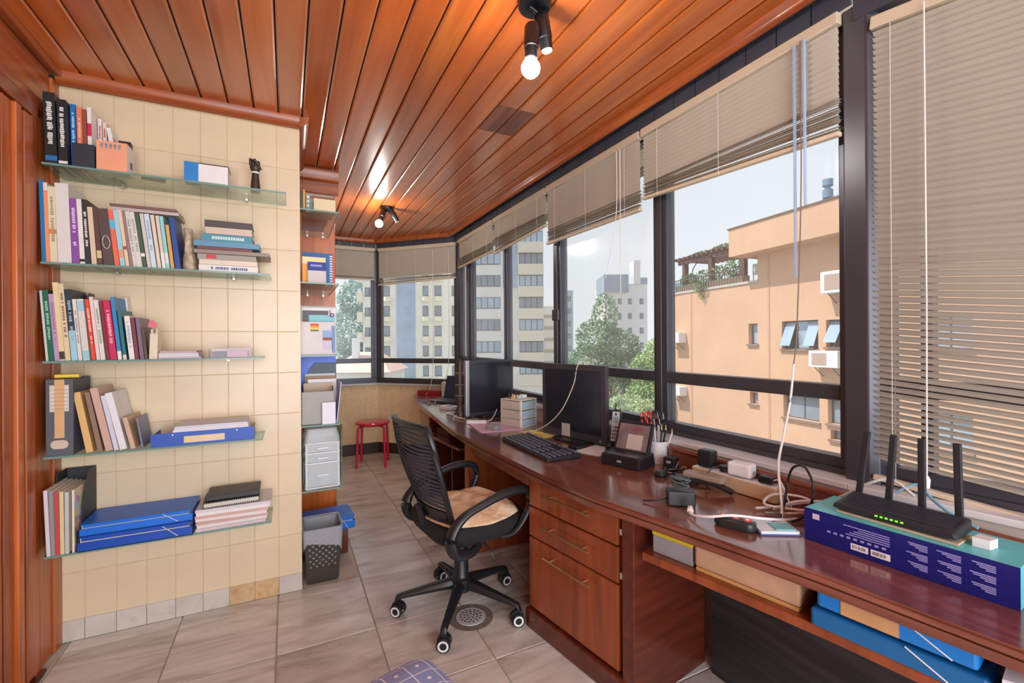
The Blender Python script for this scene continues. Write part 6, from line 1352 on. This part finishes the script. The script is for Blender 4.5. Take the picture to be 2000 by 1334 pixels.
def tree(lat, d, zbase, label, clumps, n, size, c, seed, trunk=0.3):  # leaf colours carry the distance haze, paler and bluer than the leaves
    t = thing('tree', label, 'tree', city(lat, d, GZ), GRID, 'trees outside the windows')
    o = put('foliage', leaf_mesh([(a, b, z - GZ, e, f, g) for a, b, z, e, f, g in clumps], n, size, seed=seed), leafmat('leaf_%d_%d_%d' % c, c), t); o['kind'] = 'stuff'
    top = max(q[2] for q in clumps) - GZ
    MB().tube([(0, 0, 0), (0.1, 0, top * .5), (0, 0.1, top)], [trunk, trunk * .7, trunk * .2], 8).build('trunk', mat('bark', (92, 80, 68), 0.9, 0, 0.2), t, smooth=True)
    for k, q in enumerate(clumps[1:6]):
        MB().tube([(0.05, 0, top * (.45 + .08 * k)), (q[0] * .8, q[1] * .8, q[2] - GZ)], [trunk * .45, trunk * .12], 6).build('branch', MATS['bark'], t, smooth=True)
tree(7.2, 35, 0, 'tall conical green tree between the window mullions', [(0.0, 0, 3.2, 1.1, 1.1, 1.9), (-0.6, 0, 1.5, 1.8, 1.6, 1.6), (1.0, 0, 0.9, 1.7, 1.5, 1.4), (-1.0, 0, -0.6, 2.2, 1.8, 1.8), (1.4, 0.3, -0.8, 2.2, 1.8, 1.6), (0.2, 0, -3.0, 3.4, 2.2, 2.6)], 16000, 0.13, (132, 164, 132), 1)
tree(9.6, 30, 0, 'yellow-green tree beside the apricot building', [(0.0, 0, 0.4, 1.0, 1.0, 1.1), (-0.8, 0, -0.6, 1.1, 1.0, 1.2), (0.9, 0, -0.3, 1.2, 1.0, 1.3), (0.0, 0, -2.6, 2.2, 1.6, 1.9)], 9000, 0.12, (168, 192, 132), 2)
tree(6.6, 26, 0, 'pale green leafy tree low outside behind the phone', [(0.0, 0, -2.6, 1.5, 1.2, 0.9), (0.9, 0, -3.3, 1.4, 1.2, 1.0), (-0.5, 0, -4.2, 1.8, 1.4, 1.2)], 7000, 0.10, (184, 200, 158), 3)
tree(-20.5, 70, 0, 'big tree tinted blue-green for haze beyond the far end window', [(-3.0, 0, 8.0, 3.4, 2.5, 3.2), (0.5, 0, 6.0, 2.8, 2.5, 3.0), (-4.0, 0, 3.0, 4.2, 3, 4.0), (0.2, 0, 1.0, 3.6, 3, 4.2), (-2.0, 0, -3.0, 5.5, 3, 4.0)], 16000, 0.26, (158, 184, 176), 4)
ca_, sa_ = math.cos(R(-97.64)), math.sin(R(-97.64))
pt2 = thing('rooftop_plants', 'climbing plants on the roof terrace pergola outside', 'plants', (21.83, 21.07, 4.3), R(-97.64))
o = put('foliage', leaf_mesh([(0.8, 0.4, 0.75, 0.7, 0.35, 0.4), (2.0, 0.4, 0.75, 0.7, 0.3, 0.45), (3.2, 0.4, 0.8, 0.6, 0.3, 0.5), (4.4, 0.45, 1.0, 0.7, 0.35, 0.65), (1.8, 0.5, 2.1, 1.2, 0.5, 0.22), (3.6, 0.6, 2.15, 1.2, 0.6, 0.25), (2.4, -0.2, 0.15, 0.55, 0.2, 0.35), (2.55, -0.15, -0.35, 0.18, 0.12, 0.35)], 3200, 0.075, seed=6), leafmat('leaf_terrace', (118, 140, 92)), pt2); o['kind'] = 'stuff'
MB().tube([(0.9, 0.4, 0.42), (1.2, 0.4, 1.4), (1.8, 0.5, 2.1)], 0.03, 6).build('stem', MATS['bark'], pt2)

# towers: renders and glass are paled and blued to stand in for haze
def tower(name, label, lat, d, w_, dep, ztop, m): 
    t = thing(name, label, 'building', city(lat, d, GZ), GRID); MB().box(0, w_, 0, dep, 0, ztop - GZ).build('wall', m, t); return t
PALE = mat('hazed_render', (234, 232, 228), 0.8, 0, 0.04, 0.4); CREAMR = mat('hazed_cream_render', (238, 234, 226), 0.8, 0, 0.04, 0.4)
def twin(t, x0, x1, z, h, n, gm=WIND):
    f = MB().box(x0, x1, -0.06, 0.0, z - GZ, z + h - GZ).build('window', WFR, t)
    w_ = (x1 - x0) / n
    for k in range(n): MB().box(x0 + w_ * k + .07, x0 + w_ * (k + 1) - .05, -0.09, -0.06, z - GZ + .1, z + h - GZ - .1).build('pane', gm, f)
tA = tower('white_tower', 'white office tower with rows of ribbon windows behind the far monitor', -7.4, 60, 11.6, 14, 30, PALE)
MB().box(6.25, 8.1, -0.15, 0.0, 8.5 - GZ, 30 - GZ).build('blue_glass_strip', mat('hazed_curtain_wall', (166, 182, 206), 0.2, 0.2, 0.15, 0.5), tA)
for k in range(-4, 3):
    z = 8.6 + 2.9 * k
    twin(tA, 2.55, 5.9, z, 1.5, 4, WINB if k % 2 else WIND); twin(tA, 8.4, 11.5, z, 1.5, 4, WINB if k % 2 == 0 else WIND)
    MB().box(8.2, 11.6, -0.5, 0.0, z - 1.4 - GZ, z - GZ).build('spandrel', mat('ivory_spandrel', (232, 222, 204), 0.8), tA)
tB = tower('balcony_tower', 'cream apartment tower with scalloped balconies outside the slanted far window', -21.6, 66, 13.6, 12, 26, CREAMR)
MB().box(4.9, 7.6, -0.1, 0.0, 0, 26 - GZ).build('blue_glass_strip', MATS['hazed_curtain_wall'], tB)
for k in range(-5, 4):
    z = 2.2 + 2.9 * k
    for x0, x1 in ((2.9, 3.9), (8.7, 9.5), (10.4, 11.4), (12.9, 13.5)): twin(tB, x0, x1, z, 1.5, 1, WIND)
    for x0 in (3.0, 8.4, 10.2):
        pr = [(x0 + 1.35 * q / 8, -1.0 * math.sin(math.pi * q / 8) ** .6 if 0 < q < 8 else 0.0) for q in range(9)]
        MB().prism(pr, z - 0.75 - GZ, z - 0.1 - GZ).build('balcony', mat('warm_white_balcony', (240, 232, 214), 0.8), tB)
    twin(tB, 0.3, 1.6, z, 1.3, 2, WIND)
    MB().box(-0.6, 0.1, -0.8, 0.6, z - 0.8 - GZ, z + 0.6 - GZ).build('bay', mat('warm_white_balcony', (240, 232, 214), 0.8), tB)
tC = tower('beige_block', 'low beige block with banded floors right of the white tower', 4.45, 63, 2.4, 8, 6.2, CREAMR)
for k in range(7): MB().box(-0.05, 2.45, -0.12, 0.0, 4.6 - 1.6 * k - GZ, 5.0 - 1.6 * k - GZ).build('floor_band', mat('tan_band', (196, 176, 150), 0.8), tC)
tD = tower('slim_tower', 'slim blue-grey tower far away left of the conical tree', 11.6, 110, 3.2, 6, 13.6, mat('hazed_grey_render', (176, 190, 204), 0.8, 0, 0.06, 0.3))
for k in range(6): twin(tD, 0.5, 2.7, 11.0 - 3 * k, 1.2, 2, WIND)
tE = tower('white_hill_block', 'white stepped apartment block far behind the conical tree', 18.4, 90, 8.4, 10, 12.6, mat('hazed_white_render', (232, 230, 230), 0.8, 0, 0.04, 0.3))
MB().box(-0.2, 4.6, -0.5, 8, 11.0 - GZ, 14.4 - GZ).build('slate_penthouse', mat('hazed_slate_render', (160, 172, 188), 0.8, 0, 0.1, 0.3), tE)
MB().box(5.7, 7.0, -0.3, 3, 12.6 - GZ, 17.2 - GZ).build('stair_tower', MATS['hazed_white_render'], tE); MB().box(7.0, 8.4, -0.2, 3, 12.6 - GZ, 13.8 - GZ).build('side_wing', MATS['hazed_slate_render'], tE)
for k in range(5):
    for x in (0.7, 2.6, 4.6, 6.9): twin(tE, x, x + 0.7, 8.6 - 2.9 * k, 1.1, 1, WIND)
tF = tower('blue_tower', 'blue tower paled for haze, peeping left of the apricot building', 39.5, 120, 5.5, 6, 16.5, mat('hazed_blue_render', (178, 198, 218), 0.8, 0, 0.08, 0.3))
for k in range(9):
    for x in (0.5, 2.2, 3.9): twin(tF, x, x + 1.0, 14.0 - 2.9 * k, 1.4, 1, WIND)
def house(lat, d, w_, dep, ze, zr, label, wm, rm):
    t = thing('house', label, 'house', city(lat, d, GZ), GRID); MB().box(0, w_, 0, dep, 0, ze - GZ).build('wall', wm, t)
    MB().loft([[(-.4, -.4, ze - GZ), (w_ + .4, -.4, ze - GZ), (w_ + .4, dep + .4, ze - GZ), (-.4, dep + .4, ze - GZ)], [(w_ * .3, dep * .45, zr - GZ), (w_ * .7, dep * .45, zr - GZ), (w_ * .7, dep * .55, zr - GZ), (w_ * .3, dep * .55, zr - GZ)]]).build('roof', rm, t)
    return t
ROOF = mat('clay_roof', (206, 140, 116), 0.8, 0, 0.12, 3)
h1 = house(7.6, 40, 6, 7, -3.2, -1.6, 'house with red clay roof low outside behind the phone', PALE, ROOF); twin(h1, 1.3, 2.1, -5.0, 1.1, 2); twin(h1, 3.3, 4.1, -5.0, 1.1, 2)
h2_ = house(-17.0, 42, 5.4, 7, -1.4, 0.4, 'pale house with pink roof and chimney below the far end window', PALE, mat('pink_roof', (226, 190, 176), 0.8, 0, 0.08, 3))
MB().box(1.5, 2.1, 2.0, 2.6, -1.0 - GZ, 1.8 - GZ).build('chimney', mat('hazed_white_render2', (236, 236, 238), 0.8), h2_); twin(h2_, 3.2, 4.4, -3.2, 0.9, 3)
